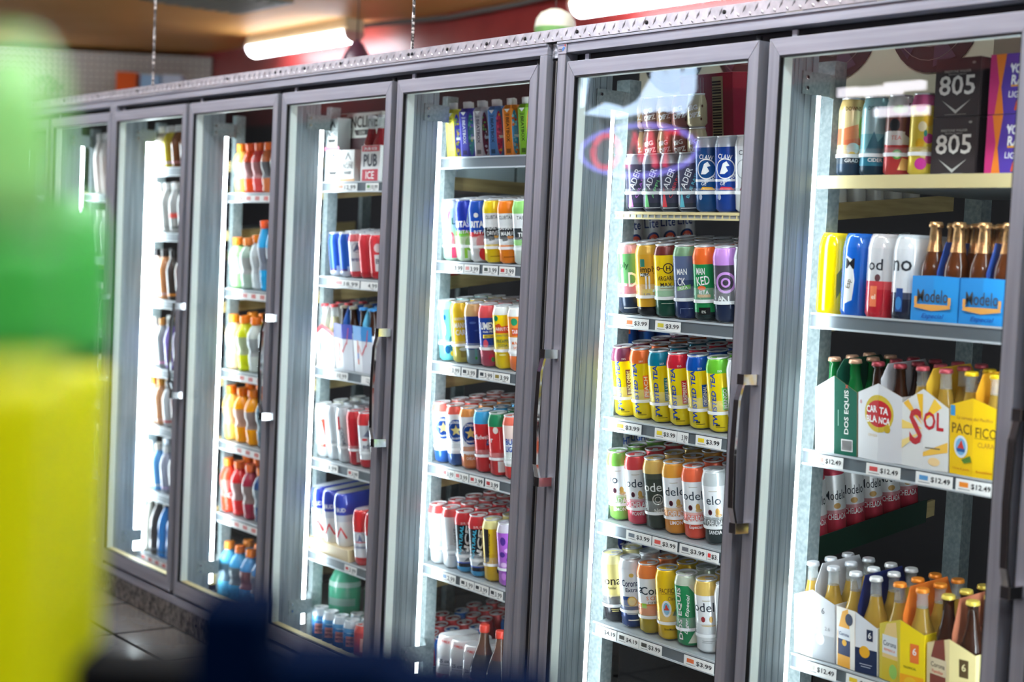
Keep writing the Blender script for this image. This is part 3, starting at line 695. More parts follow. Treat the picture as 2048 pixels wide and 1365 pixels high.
# ---- second door from right: five shelves of tall cans
row_of(6, 1, 'malt_drink_can', [
 D('green and navy can', [(.30, (26, 40, 62)), (.48, (196, 70, 96)), (1, (104, 164, 104))], (206, 150, 150), [('t', 'ply', -14, 142, 22, (40, 80, 46)), ('t', 'D', 10, 102, 42, W, 0, 26), ('r', -22, 84, -8, 88, W), ('r', -20, 18, 20, 20, W)]),
 D('gold can with white letters', [(.10, K), (1, (214, 160, 44))], (214, 166, 60), [('r', -26, 142, -12, 164, (60, 130, 110)), ('t', 'imply', -2, 132, 22, (66, 46, 26)), ('r', -24, 114, -2, 124, K), ('t', 'MILD.', -13, 119, 8, W), ('t', 'ILD', 14, 92, 46, W, 0, 52), ('r', -22, 58, 8, 78, (236, 200, 60)), ('t', '5.0%', -8, 62, 8, (40, 60, 130))]),
 D('yellow and dark green can', [(.24, (20, 74, 58)), (.40, (150, 200, 150)), (.48, (196, 220, 180)), (1, (244, 206, 20))], (112, 44, 40), [('o', 4, 140, 12, 15, (60, 50, 40)), ('t', 'H', 4, 140, 14, (60, 50, 40)), ('o', -26, 140, 3, 6, (120, 40, 40)), ('r', -20, 139, -11, 141, (60, 50, 40)), ('t', 'ARGARI', -6, 112, 13, (70, 46, 30), 0, 44), ('t', 'MAX', -4, 94, 11, (60, 40, 30)), ('r', -22, 83, 22, 85, (140, 110, 30)), ('t', 'THE MAX', -4, 58, 6, (40, 90, 60)), ('r', -20, 40, 20, 41.5, (200, 220, 200))]),
 D('slate blue can', [(.30, (28, 46, 96)), (.6, (58, 70, 110)), (1, (92, 106, 140))], (118, 156, 120), [('t', 'MAN', -12, 134, 17, W, 0, 30), ('t', 'CK', -14, 106, 22, W, 0, 24), ('p', [(-28, 80), (12, 86), (12, 98), (-28, 92)], (110, 180, 80)), ('t', 'RITA', -8, 89, 8, W, 8), ('r', -20, 30, 16, 31, (150, 170, 210)), ('r', -20, 16, -19, 31, (150, 170, 210))]),
 D('green can with orange neck', [(.10, (20, 40, 40)), (.34, (30, 140, 76)), (1, (28, 138, 76))], (238, 106, 40), [('t', 'MAN', -14, 138, 18, W, 0, 26), ('t', 'KED', -8, 112, 24, W, 8, 38), ('e', -12, 92, 12, 6, (236, 110, 60)), ('r', -26, 66, 12, 74, (204, 170, 110)), ('t', 'RITA', -6, 80, 11, W, 0, 28), ('r', -22, 18, 10, 38, (28, 30, 30)), ('t', '8%', -8, 26, 8, (200, 200, 190))], .02),
 D('dark can with purple ring', [(.3, (28, 40, 70)), (.7, (60, 56, 66)), (1, (78, 70, 84))], (196, 140, 214), [('o', -6, 110, 22, 29, (206, 150, 222)), ('o', -6, 110, 8, 13, (206, 150, 222)), ('t', 'N', -8, 62, 22, W), ('t', 'A', -24, 66, 16, W)], .02),
 D('white can with grey print', [(.3, (60, 90, 110)), (1, SIL)], (200, 205, 205), [('t', 'CLU', -10, 120, 20, (90, 90, 96))]),
], K24, XD[6]+.037, .0795, 4, ret=(.036, .056))
def tea(desc, word, col, w_): return D(desc, [(1, (240, 212, 0))], col, [('t', 'TWISTED TEA', -21, 92, 15, (24, 66, 160), 90, 148, .12, .03), ('r', 3, 64, 19, 64+w_, col), ('t', word, 11, 64+w_/2, 11, W, 90, w_-8), ('r', -20, 15, 6, 16.5, (70, 70, 30)), ('r', -20, 19, -8, 24, (70, 70, 30)), ('t', '23.5', 0, 172, 5, W)], .012)
row_of(6, 2, 'tea_can', [tea('dark cherry topped yellow can', 'BLACK CHERRY', (112, 52, 78), 76), tea('orange topped yellow can', 'PEACH', (236, 112, 44), 66), tea('teal topped yellow can', 'HALF & HALF', (0, 122, 150), 66), tea('red topped yellow can', 'RASPBERRY', (206, 34, 52), 66), tea('blue topped yellow can', 'ORIGINAL', (0, 76, 168), 62), tea('lime topped yellow can', 'MANGO', (104, 188, 48), 62),
 D('white can beside lime topped can', [(1, SIL)], SIL, [])], K24, XD[6]+.039, .0787, 4, ret=(.034, .056))
def mod(desc, low, neck, word, lw, l2, top=(232, 234, 236), fr=.44, ws=0., col=(52, 62, 74), extra=()):
    return D(desc, [(fr*.9, low), (fr, tuple(int((a+b)/2) for a, b in zip(low, top))), (1, top)], neck, [('t', word, ws, 126, 25, col, 0, None, 0, .004), ('r', -16, 150, 8, 151.5, (170, 160, 130)), ('e', -15, 92, 6, 8, (110, 40, 50)), ('e', -15, 92, 4, 6, (60, 30, 44)), ('e', 6, 94, 6, 10, (196, 150, 70)), ('e', 8, 84, 9, 5, (196, 150, 70)), ('t', lw, -4, 62, 17, W, 0, 44), ('t', l2, -4, 36, 11, W, 0, 36)]+list(extra), .012)
row_of(6, 3, 'beer_can', [
 mod('lime green and silver can', (140, 196, 90), (120, 180, 80), 'lo', 'LADA', 'LIMON', ws=-16), mod('rose red and silver can', (206, 66, 86), (206, 70, 74), 'odelo', 'CHELA', 'PICANTE', ws=2),
 D('dark green can with gold neck', [(.9, (58, 64, 56)), (1, (70, 76, 66))], (216, 178, 98), [('t', 'odelo', 0, 126, 26, (226, 226, 220), 0, None, 0, .004), ('o', 0, 90, 13, 16, (190, 190, 180)), ('o', 0, 90, 7, 9, (190, 190, 180)), ('t', 'Negra', 4, 58, 16, (216, 214, 200), 14, 34, .2)], .012),
 mod('amber orange and silver can', (226, 146, 50), (226, 158, 60), 'delo', 'CHELAD', 'LIMON', ws=-2), mod('coral red and silver can', (232, 84, 62), (236, 106, 70), 'odelo', 'CHELADA', 'Especial', ws=2), mod('black and silver can', (44, 54, 54), (190, 196, 196), 'elo', 'CHELADA', 'SANDIA', ws=-4)],
 K24, XD[6]+.039, .0800, 4, ret=(.036, .050))
row_of(6, 4, 'lager_can', [
 D('cream and black can', [(.42, (34, 34, 40)), (1, (222, 208, 134))], (232, 222, 160), [('t', 'ona', -8, 124, 18, (46, 40, 34)), ('t', 'Familiar', -10, 106, 8, (46, 40, 34), 0, 26), ('e', -16, 82, 3, 6, (222, 208, 134)), ('r', -16, 40, 10, 42, (222, 208, 134)), ('r', -14, 34, 6, 37, (222, 208, 134))]),
 D('white and navy can', [(.34, (20, 52, 112)), (.46, (226, 214, 160)), (1, (232, 234, 236))], (222, 226, 230), [('r', -30, 68, -6, 96, (28, 62, 124)), ('e', 0, 82, 14, 15, (216, 176, 70)), ('e', 0, 82, 11, 12, (238, 220, 150)), ('e', 2, 160, 7, 6, (222, 184, 90)), ('t', 'Corona', -4, 136, 20, (28, 42, 80), 0, 50), ('t', 'Extra', 0, 116, 12, (28, 42, 80)), ('r', -16, 50, 14, 52, W), ('r', -18, 43, 16, 45, W), ('r', -14, 24, 16, 27, W)]),
 D('white and ochre can with orange neck', [(.30, (176, 150, 24)), (.52, (222, 130, 54)), (1, (232, 234, 236))], (234, 130, 62), [('r', -26, 78, -10, 92, (160, 206, 60)), ('t', 'a', -26, 130, 18, (46, 60, 70)), ('t', 'Coro', 10, 130, 24, (46, 60, 70)), ('t', 'S CIT', 8, 108, 11, (226, 120, 60)), ('t', 'CITRU', 10, 94, 8, (90, 90, 90))], .012),
 D('golden yellow can with lifebuoy badge', [(.28, (222, 178, 10)), (1, (240, 196, 14))], (240, 196, 14), [('t', 'PACIFICO', -4, 146, 15, (112, 82, 20), 0, 52), ('r', -26, 136, 16, 137, (112, 82, 20)), ('t', 'Clara', 4, 124, 11, (140, 104, 24), 0, 22, .2), ('e', -12, 94, 14, 24, (240, 240, 236)), ('e', -12, 94, 9, 18, (120, 180, 210)), ('p', [(-20, 90), (-4, 90), (-12, 108)], (214, 60, 40)), ('p', [(4, 74), (14, 94), (22, 72)], (90, 120, 40)), ('t', 'BrewMaster', -4, 34, 7, (80, 60, 20), 0, 34)]),
 D('green can with pale corners', [(1, (28, 136, 80))], (196, 206, 186), [('p', [(4, 178), (32, 178), (32, 140)], (214, 216, 200)), ('p', [(-4, 12), (32, 12), (32, 70)], (206, 212, 190)), ('t', 'DOS EQUIS', -24, 96, 16, (240, 240, 236), 90, 150, 0, .02), ('t', 'Lager Especial', -2, 92, 12, (236, 240, 234), 84, 110, .3)]),
 D('white can with gold neck', [(1, (236, 237, 238))], (222, 186, 96), [('t', 'odelo', -2, 132, 26, (40, 48, 60), 0, None, 0, .004), ('r', -14, 150, 8, 152, (190, 180, 150)), ('e', -14, 98, 6, 8, (150, 50, 54)), ('e', 8, 98, 5, 9, (196, 150, 70)), ('e', 0, 80, 20, 2, (206, 170, 90)), ('r', -20, 36, 14, 37, (120, 120, 120)), ('r', -20, 31, 8, 32, (120, 120, 120))], .012),
 D('white can behind the door stile', [(1, SIL)], SIL, [])], K24, XD[6]+.037, .0790, 2, ret=(.034, .052))
# top shelf: slim and seltzer cans
def slam(desc, col, w2): return D(desc, [(.12, (60, 64, 76)), (1, (70, 70, 90))], (150, 156, 166), [('t', 'ADER', -6, 94, 18, (226, 228, 232), 68, 60, .1), ('t', w2, 10, 74, 9, col, 68, 74), ('p', [(-28, 14), (-12, 14), (-22, 70)], col), ('r', -26, 10, 20, 12, SIL)])
LIDS[(.0335, .166)] = make_lid((.0335, .166))
row_of(6, 0, 'slim_can', [slam('dark can with violet lettering', (196, 120, 220), 'GRAPE'), slam('dark can with green lettering', (120, 200, 130), 'APPLE'), slam('dark can with red lettering', (226, 80, 90), 'CHERRY'), slam('dark can with aqua lettering', (110, 200, 220), 'BLUE RASP')], (.0335, .166), XD[6]+.042, .0735, 1, ret=(.012, .054))
def claw(desc, base, stripe, x): return D(desc, [(.44, base), (.48, (220, 224, 232)), (1, base)], (190, 198, 210), [('o', -6, 118, 25, 28, W), ('t', 'CLAW', -6, 150, 13, W, -8, 40), ('p', [(-22, 104), (-12, 132), (-2, 138), (6, 126), (-4, 124), (2, 112), (-8, 104)], W), ('t', 'SELTZER', 6, 92, 9, W, 30, 40), ('t', 'GE', -14, 78, 9, (230, 234, 240)), ('p', [(-24, 62), (18, 60), (10, 68), (-18, 70)], stripe), ('e', -24, 42, 5, 8, (180, 190, 210))])
CL0 = XD[6]+.042+.0735*4+.004
row_of(6, 0, 'seltzer_can', [claw('deep teal seltzer can', (18, 74, 130), (240, 176, 40), 0), claw('royal blue seltzer can', (16, 62, 150), (220, 50, 70), 1), D('white seltzer can', [(1, (226, 228, 230))], (200, 204, 206), [('t', 'CLA', -8, 160, 13, (60, 60, 66)), ('o', -8, 116, 24, 27, (170, 174, 178)), ('p', [(-24, 60), (18, 60), (10, 68), (-18, 70)], (190, 80, 110))])], K24, CL0, .0765, 1, ret=(.012, .054))
# stacked coffee-coloured cans behind, on a raised rear ledge
CUR['door'] = DOORW[6]; CUR['shelf'] = 'rear ledge'
KS = (.029, .094); LIDS[KS] = make_lid(KS)
T6 = tilt(6, 0); O6 = (XD[6]+.12, .286, zrow(6, 0, .286))
lean(boxthing('case', 'low brown case under two layers of small cans, behind the slim cans', 'case', O6, (.34, .064, .140), (120, 84, 60)), T6)
def dip(desc, c): return can_body('coffee_can', KS, [(1, c)], c, [('t', 'BIG', -8, 54, 14, W, 10, 28, 0, .04), ('t', 'DIPZ', -3, 34, 14, W, 10, 34, 0, .04), ('e', -22, 60, 3, 4, (90, 54, 36)), ('e', 16, 22, 3, 4, (90, 54, 36)), ('e', 20, 58, 3, 4, (90, 54, 36))])
for k, (c, nm) in enumerate([((206, 174, 130), 'tan'), ((130, 102, 94), 'brown'), ((170, 130, 100), 'copper'), ((136, 82, 72), 'rust brown'), ((190, 176, 140), 'khaki')]):
    me = dip(nm, c)
    for lv in (0, 1):
        q = on(O6, T6, -.138+.063*k, .032, .1405+lv*.0945)
        o = put('coffee_can', me, None, q, face_cam(q[0], q[1])-.15); lean(o, T6); tag(o, f'small {nm} can with white lettering, {"upper" if lv else "lower"} layer behind the slim cans', 'can', 'stacked small cans behind the slim cans'); put('can_lid', LIDS[KS][0], o)
lean(boxthing('carton', 'tall crimson carton with a barcode strip behind small cans', 'carton', (XD[6]+.145, .44, zrow(6, 0, .44)), (.22, .15, .39), (156, 26, 58), [('r', 26, 90, 70, 380, (206, 190, 150)), ('r', -10, 240, -9, 380, (230, 200, 200)), ('r', -22, 260, -21, 380, (230, 200, 200)), ('r', -50, 240, -49, 380, (230, 200, 200))]+[('r', 30, 130+8*k, 66, 130+8*k+(5 if k % 3 else 3), (50, 40, 40)) for k in range(30)]), T6)

# ---- third door from right
row_of(5, 1, 'cocktail_can', [
 D('mint and pink can', [(1, (176, 214, 190))], (206, 218, 208), [('p', [(-30, 120), (-10, 165), (-4, 170), (-14, 120)], (216, 110, 150)), ('p', [(-8, 10), (10, 10), (4, 90), (-4, 100)], (214, 70, 110)), ('e', 16, 110, 6, 26, (230, 190, 200)), ('t', 'L', 6, 134, 22, (60, 110, 90))]),
 D('blue and lime green can', [(.30, (210, 222, 200)), (.44, (180, 204, 150)), (.56, (120, 200, 60)), (.60, (44, 66, 170)), (1, (36, 62, 178))], (36, 62, 178), [('t', 'RITAS.', -14, 126, 22, W, 0, 56, 0, .04), ('t', 'RITA', -12, 100, 12, W, 0, 34), ('p', [(0, 130), (34, 130), (34, 176), (8, 176)], (196, 214, 190)), ('e', 8, 60, 16, 24, (120, 176, 60)), ('r', -12, 12, -2, 46, (150, 206, 70))]),
 D('blue and strawberry red can', [(.30, (218, 214, 214)), (.44, (220, 206, 206)), (.54, (206, 52, 60)), (.60, (30, 76, 176)), (1, (24, 80, 184))], (24, 80, 184), [('t', 'RITAS.', -8, 126, 22, W, 0, 60, 0, .04), ('t', 'RITA', -6, 100, 12, W, 0, 40), ('e', -16, 156, 8, 8, W), ('p', [(6, 146), (34, 140), (34, 176), (10, 176)], (210, 60, 66)), ('e', -2, 66, 18, 26, (222, 120, 120)), ('e', 8, 28, 20, 22, (200, 40, 48))]),
 D('white can with yellow neck', [(.34, (234, 200, 20)), (.46, (220, 222, 220)), (.70, (40, 40, 44)), (1, (230, 232, 232))], (236, 204, 24), [('t', 'CLUBTAILS', -6, 150, 12, (50, 50, 54), 0, 56), ('t', 'SCREW', -6, 118, 15, W, 0, 46), ('t', 'DRIVER', -6, 98, 15, W, 0, 50), ('r', -14, 82, 30, 90, (226, 160, 30)), ('e', -14, 82, 10, 12, (40, 40, 44)), ('p', [(-30, 64), (30, 76), (30, 82), (-30, 72)], (240, 240, 240)), ('r', -22, 22, 20, 24, (120, 90, 10))], .014),
 D('white can with orange neck', [(.34, (244, 134, 20)), (.46, (226, 224, 220)), (.70, (40, 40, 44)), (1, (230, 232, 232))], (240, 126, 24), [('t', 'CLUBTAILS', -6, 150, 12, (50, 50, 54), 0, 56), ('t', 'BAHAMA', -8, 118, 15, W, 0, 50), ('t', 'MAMA', -6, 98, 15, W, 0, 44), ('r', -14, 82, 30, 90, (240, 140, 30)), ('e', -14, 82, 10, 12, (40, 40, 44)), ('p', [(-30, 64), (30, 76), (30, 82), (-30, 72)], (240, 240, 240)), ('r', -22, 22, 20, 24, (130, 70, 10))], .014),
 D('white can with pale green neck', [(.34, (220, 230, 220)), (.46, (130, 206, 90)), (.70, (56, 62, 66)), (1, (232, 234, 234))], (150, 214, 120), [('t', 'TAILS', -10, 150, 12, (50, 50, 54), 0, 34), ('t', 'Y', -10, 116, 18, W), ('t', 'TEA', -8, 96, 14, W)], .014)],
 K24, XD[5]+.0, .0800, 3, ret=(.036, .052))
row_of(5, 2, 'juice_can', [
 D('aqua can with flower print', [(1, (110, 206, 214))], (150, 220, 220), [('e', -14, 110, 6, 22, (240, 250, 250)), ('e', 8, 60, 8, 26, (30, 110, 150)), ('e', -6, 40, 10, 14, (24, 90, 140)), ('e', 12, 26, 9, 9, (236, 206, 40)), ('e', 12, 26, 3, 3, (220, 120, 40)), ('e', -10, 150, 4, 10, (20, 90, 150))]),
 D('mango yellow can', [(.3, (176, 160, 70)), (1, (232, 190, 40))], (230, 190, 40), [('t', 'GOLDEN ROAD', -4, 150, 8, W, 0, 50), ('t', 'MANGO', -2, 128, 18, W, 0, 54), ('t', 'CART', -4, 104, 18, W, 0, 44), ('r', -12, 20, 12, 50, (150, 130, 60)), ('e', 0, 48, 16, 6, (220, 220, 210))]),
 D('navy can with bronze neck', [(.28, (110, 130, 140)), (1, (28, 48, 122))], (206, 164, 110), [('e', -10, 142, 12, 4, (70, 96, 160)), ('e', 8, 116, 14, 3, (56, 80, 150)), ('r', -8, 20, 0, 56, (100, 150, 150)), ('e', -4, 24, 4, 5, (60, 150, 60)), ('r', 12, 18, 26, 40, (200, 206, 220))], .014),
 D('bright blue can with red neck', [(.34, (176, 70, 90)), (.40, (120, 130, 170)), (1, (24, 64, 156))], (224, 82, 86), [('t', 'UMEX', -8, 136, 24, W, 0, 54, 0, .04), ('t', 'desde 1961', -8, 118, 7, W, 0, 36), ('p', [(-26, 96), (14, 98), (18, 108), (-26, 108)], (236, 206, 70)), ('t', 'NECTAR', -6, 102, 7, (40, 40, 60), 0, 32), ('e', -18, 78, 9, 14, (226, 90, 110)), ('e', 0, 32, 10, 12, (200, 50, 80)), ('e', 4, 26, 6, 8, (60, 130, 70))], .014),
 D('lemon yellow can with red banner', [(1, (248, 212, 10))], (230, 232, 226), [('e', -26, 166, 9, 9, (30, 140, 90)), ('p', [(-30, 118), (26, 118), (30, 130), (26, 144), (-6, 140), (-14, 150), (-30, 144)], (222, 84, 40)), ('t', 'JARRITOS', -4, 130, 14, W, 0, 56), ('t', 'JARRITOS', -8, 110, 8, (70, 120, 100), 0, 40), ('t', 'PINEAPPLE', -4, 92, 11, (40, 100, 80), 0, 48), ('t', 'SODA', -6, 78, 9, (40, 100, 80)), ('e', -8, 48, 12, 3, (250, 236, 140))]),
 D('orange and white can', [(.24, (236, 120, 60)), (.6, (242, 240, 236)), (1, (240, 146, 60))], (230, 232, 226), [('e', -20, 160, 12, 12, (40, 150, 100)), ('r', -30, 116, 20, 140, (230, 90, 44)), ('t', 'TARRITOS', -4, 128, 13, W, 0, 50), ('t', 'MAND', -12, 92, 10, (226, 110, 50)), ('t', 'SODA', -10, 76, 9, (226, 110, 50))])],
 K24, XD[5]+.003, .0797, 3, ret=(.012, .062))
def est(desc, low, neck, ext=()): return D(desc, [(.20, low), (1, (228, 230, 232))], neck, [('e', -2, 122, 31, 38, (30, 74, 150)), ('o', -2, 122, 27, 28, W), ('e', -2, 122, 19, 23, (22, 60, 130)), ('star', -2, 122, 20, (226, 206, 130)), ('t', 'ESTRELLA', -2, 150, 9, W, 0, 40), ('t', 'JALISCO', -2, 94, 9, W, 0, 38)]+list(ext))
row_of(5, 3, 'star_beer_can', [
 est('first silver can with blue star disc', (40, 92, 170), (216, 120, 110)), est('second silver can with blue star disc', (50, 84, 140), (222, 96, 84)),
 est('star disc can with orange lower half', (196, 110, 70), (230, 150, 80), [('r', -34, 12, 34, 78, (206, 130, 84)), ('t', 'MANGO', -2, 56, 15, W, 0, 40), ('t', 'CHELADA', -2, 38, 10, W, 0, 38)]),
 D('red can with blue neck', [(1, (206, 44, 48))], (60, 160, 214), [('t', 'Budweiser', -2, 120, 15, W, 0, 62, .05), ('t', 'r', -34, 118, 13, W), ('p', [(4, 92), (26, 92), (26, 112), (8, 112)], (40, 90, 160)), ('t', 'C', 14, 102, 14, (190, 220, 240)), ('r', 10, 16, 12, 30, W)], .014),
 D('red can with green neck', [(1, (208, 48, 50))], (36, 130, 86), [('e', -12, 152, 9, 11, (226, 214, 206)), ('t', 'r', -28, 118, 13, W), ('r', 0, 90, 1.4, 150, (226, 120, 120)), ('r', -10, 14, 12, 50, (230, 220, 216)), ('e', 4, 56, 4, 3, (40, 90, 60))], .014),
 D('white can with blue block letters', [(.20, (216, 60, 56)), (.5, (220, 226, 220)), (.7, (226, 232, 236)), (1, (232, 206, 196))], (226, 110, 90), [('t', 'BUD', -12, 124, 20, (24, 70, 160), 0, 40, 0, .03), ('t', 'LIGHT', -10, 100, 18, (24, 70, 160), 0, 46, 0, .03), ('r', -28, 54, 20, 56, (210, 60, 60))])],
 K24, XD[5]+.0, .0805, 4, ret=(.020, .058))
def ice(desc): return D(desc, [(.07, (60, 150, 200)), (.15, (30, 32, 40)), (.18, (60, 90, 180)), (.36, (206, 214, 220)), (.44, (120, 130, 140)), (1, (22, 28, 38))], (204, 50, 56), [('t', 'NATURAL', -22, 112, 13, (70, 190, 226), 82, 100, .1, .03), ('t', 'ICE', 2, 120, 19, W, 82, 76, .1, .03), ('star', 0, 78, 8, W), ('p', [(-14, 40), (4, 58), (14, 76), (18, 60), (26, 66), (16, 44)], (110, 116, 122)), ('t', '25 FL. OZ.', -2, 170, 7, W, 0, 34)], .014)
row_of(5, 4, 'ice_beer_can', [
 D('plain silver can with red neck', [(1, (206, 210, 214))], (206, 80, 80), [('t', '25', -14, 60, 12, (70, 70, 76)), ('r', -20, 46, 16, 47, (120, 120, 126)), ('r', 6, 100, 8, 170, (170, 174, 180))]), D('second plain silver can with red neck', [(1, (210, 213, 216))], (206, 84, 84), [('t', 'LIGHT', 10, 110, 12, (130, 130, 136), 90, 60), ('r', -18, 46, 16, 47, (120, 120, 126))]),
 ice('black and ice blue can, blue lettering'), ice('black and ice blue can, white lettering'),
 D('yellow and black can', [(.5, (214, 170, 20)), (1, (226, 186, 24))], (236, 226, 150), [('p', [(-34, 60), (-16, 70), (-14, 176), (-34, 176)], (26, 26, 28)), ('t', 'FOUR LOKO', -18, 120, 13, (26, 24, 20), 86, 86, .1, .02), ('e', 14, 40, 7, 12, (30, 30, 30)), ('e', 24, 54, 8, 10, (30, 30, 30)), ('p', [(12, 140), (30, 150), (30, 176), (16, 176)], (40, 38, 34))]),
 D('purple camouflage can', [(1, (176, 96, 206))], (206, 200, 214), [('e', -16, 150, 10, 14, (78, 44, 140)), ('e', 2, 120, 14, 8, (226, 170, 236)), ('e', -20, 106, 10, 9, (78, 44, 140)), ('e', 6, 90, 12, 12, (90, 52, 150)), ('e', -16, 72, 12, 8, (226, 170, 236)), ('e', 0, 50, 10, 10, (78, 44, 140)), ('e', -18, 34, 9, 12, (206, 130, 226)), ('e', 10, 150, 9, 10, (214, 150, 230))])],
 K24, XD[5]+.004, .0785, 4, ret=(.024, .058))
# cartons with white caps on the top shelf
def beat(desc, c, pat, txt):
    b, q = MB(), .030
    pl = [(-q, -q*.45), (-q*.45, -q), (q*.45, -q), (q, -q*.45), (q, q*.45), (q*.45, q), (-q*.45, q), (-q, q*.45)]
    H = .150
    b.column(pl, .0, H, card(c), 1); b.column([(x, y) for x, y in pl], H, H+.012, card(c), .72)
    f1 = [('t', 'BEATBOX', 0, 84, 12, txt, -90, 78, 0, .02), ('r', -9, 132, 9, 133.5, txt), ('r', -7, 128, 7, 129.5, txt), ('p', [(-11, 150), (11, 150), (0, 138)], W), ('r', -8, 10, 8, 24, tuple(int(v*.6) for v in c))]
    flat(b, f1, (0, -q, 0), (1, 0, 0), (0, 0, 1), card)
    s2 = math.sqrt(.5); r2 = [('e', 0, 76, 10, 70, pat[0])]
    for k in range(22): r2.append(('e', random.uniform(-6, 6), random.uniform(16, 136), random.uniform(1.5, 4), random.uniform(2, 6), random.choice(pat[1:])))
    m = q*.725; flat(b, r2, (m, -m, 0), (s2, s2, 0), (0, 0, 1), card)
    r3 = [('e', 0, 76, 12, 68, pat[0])]+[('e', random.uniform(-8, 8), random.uniform(16, 136), 3, 5, random.choice(pat[1:])) for _ in range(16)]
    flat(b, r3, (q, 0, 0), (0, 1, 0), (0, 0, 1), card)
    cp = MB().lathe([(.014, H+.011), (.0145, H+.013), (.0145, H+.032), (.013, H+.034)], WHITE, 18, 0, -.004)
    return desc, b.mesh('drink_carton'), cp.mesh('screw_cap')
bx = [beat('yellow carton', (232, 220, 60), [(80, 80, 170), (240, 220, 60), (150, 200, 90), (240, 180, 40)], (90, 90, 40)), beat('indigo carton', (66, 66, 170), [(50, 130, 140), (90, 190, 170), (120, 110, 200), (200, 220, 90)], (226, 230, 240)),
 beat('pale grey carton', (206, 200, 204), [(120, 30, 50), (200, 30, 60), (120, 180, 80), (40, 34, 40), (240, 220, 220)], (70, 60, 90)), beat('blue carton', (76, 130, 196), [(196, 40, 90), (230, 80, 130), (240, 170, 70), (120, 40, 90)], (30, 40, 60)),
 beat('orange carton', (236, 134, 30), [(70, 160, 210), (240, 150, 40), (150, 210, 230), (230, 90, 40)], (60, 36, 20)), beat('lime carton', (140, 200, 50), [(240, 170, 60), (250, 210, 90), (230, 90, 60), (90, 160, 50)], (50, 60, 20))]
CUR['door'], CUR['shelf'] = DOORW[5], SHELF_NAMES[0]
for k, (desc, me, cp) in enumerate(bx):
    for r in (0, 1):
        x, y = XD[5]+.004+.0805*k, .248+.066*r
        o = lean(put('drink_carton', me, None, (x, y, zrow(5, 0, y)), .30+random.uniform(-.06, .06)), tilt(5, 0)); tag(o, lab(desc+' with white cap', r), 'carton', 'drink cartons on the top shelf'); put('screw_cap', cp, o)
retainers(5, 0, [XD[5]+.004+.0805*k for k in range(6)], .036, .026, .064)
# bottom deck: small cans, white shrink-wrapped pack, brown bottle
CUR['shelf'] = 'bottom deck'
soda = {'red': can_body('soda_can', K12, [(1, (196, 40, 44))], (196, 40, 44)), 'blue': can_body('soda_can', K12, [(1, (30, 96, 176))], (30, 96, 176)), 'maroon': can_body('soda_can', K12, [(1, (150, 36, 46))], (150, 36, 46))}
pat = ['red', 'red', 'red', 'blue', 'maroon', 'red', 'red', 'maroon', 'red', 'blue', 'red', 'red', 'blue', 'maroon', 'red', 'red', 'red', 'blue', 'red', 'maroon', 'red', 'blue', 'red', 'red', 'red', 'maroon', 'red', 'red', 'red', 'red', 'red', 'blue', 'maroon', 'red', 'red']
sodas = [('red', 0), ('blue', 0)]
SG = .14
for rk, xa, xb in ((4, .39, .69), (5, -.03, .24)):
    zf = lambda y: .109+math.tan(SG)*(y-.35)
    MB().add([(xa, .15, .108), (xb, .15, .108), (xb, .66, .108), (xa, .66, .108), (xa, .15, zf(.35)+.0004), (xb, .15, zf(.35)+.0004), (xb, .66, zf(.86)), (xa, .66, zf(.86))], [(0, 3, 2, 1), (4, 5, 6, 7), (0, 1, 5, 4), (1, 2, 6, 5), (2, 3, 7, 6), (3, 0, 4, 7)], P((70, 72, 74), .6)).build('sloping_base', RACK[rk])
for r in range(6):
    for k in range(7):
        c = pat[(r*7+k) % 35]; x, y = 1.972+.0738*k+(.025 if r % 2 else 0), .40+.0735*r
        if 2.215 < x < 2.345: continue
        o = put('soda_can', soda[c], None, (x, y, .1105+math.tan(SG)*(y-.35)), random.uniform(-3, 3)); lean(o, SG); tag(o, f'small {c} can, {ORD[r] or "first"} row, number {k+1} from left, bottom deck behind white packs', 'can', 'small cans on the bottom deck'); l = put('can_lid', LIDS[K12][0], o); put('pull_tab', LIDS[K12][1], l)
def stadium(R, L, n=14): # outline of a row of cans in film, front at y=-R
    return [(R*math.cos(a), R*math.sin(a)) for a in [math.pi+math.pi*k/n for k in range(n+1)]]+[(R*math.cos(a), L+R*math.sin(a)) for a in [math.pi*k/n for k in range(n+1)]]
def wrapped(prof, R, L, dec=(), x0=0, y0=0):
    """prof: (z, scale, colour from here up) of a film-wrapped row of cans; rotated so that its front faces -y"""
    mb = MB(); vs = []; n = 0
    for z, s, c in prof:
        o = stadium(R*s, L); n = len(o); vs += [(x, y, z) for x, y in o]
    for j in range(len(prof)-1):
        s0 = len(mb.v)
        if j == 0: base = s0; mb.v += vs
        k = mb.mi(P(prof[j][2], .12, .1, .6, 'shrink_print', coat=.6))
        for i in range(n): mb.f.append(tuple(base+q for q in (j*n+i, j*n+(i+1) % n, (j+1)*n+(i+1) % n, (j+1)*n+i))); mb.m.append(k); mb.sm.append(True)
    k = mb.mi(P(prof[-1][2], .12, .1, .6, 'shrink_print', coat=.6)); mb.f.append(tuple(base+(len(prof)-1)*n+i for i in range(n))); mb.m.append(k); mb.sm.append(False)
    t = MB(); wrap(t, dec, R)
    # turn the artwork from +x to the camera side of the front
    a = -math.pi/2+.55; c, s = math.cos(a), math.sin(a)
    t.v = [(x*c-y*s, x*s+y*c, z) for x, y, z in t.v]
    o = len(mb.v); mb.v += t.v
    for f, m, q in zip(t.f, t.m, t.sm): mb.f.append(tuple(i+o for i in f)); mb.m.append(mb.mi(t.mats[m])); mb.sm.append(q)
    return mb
WH = (236, 237, 238)
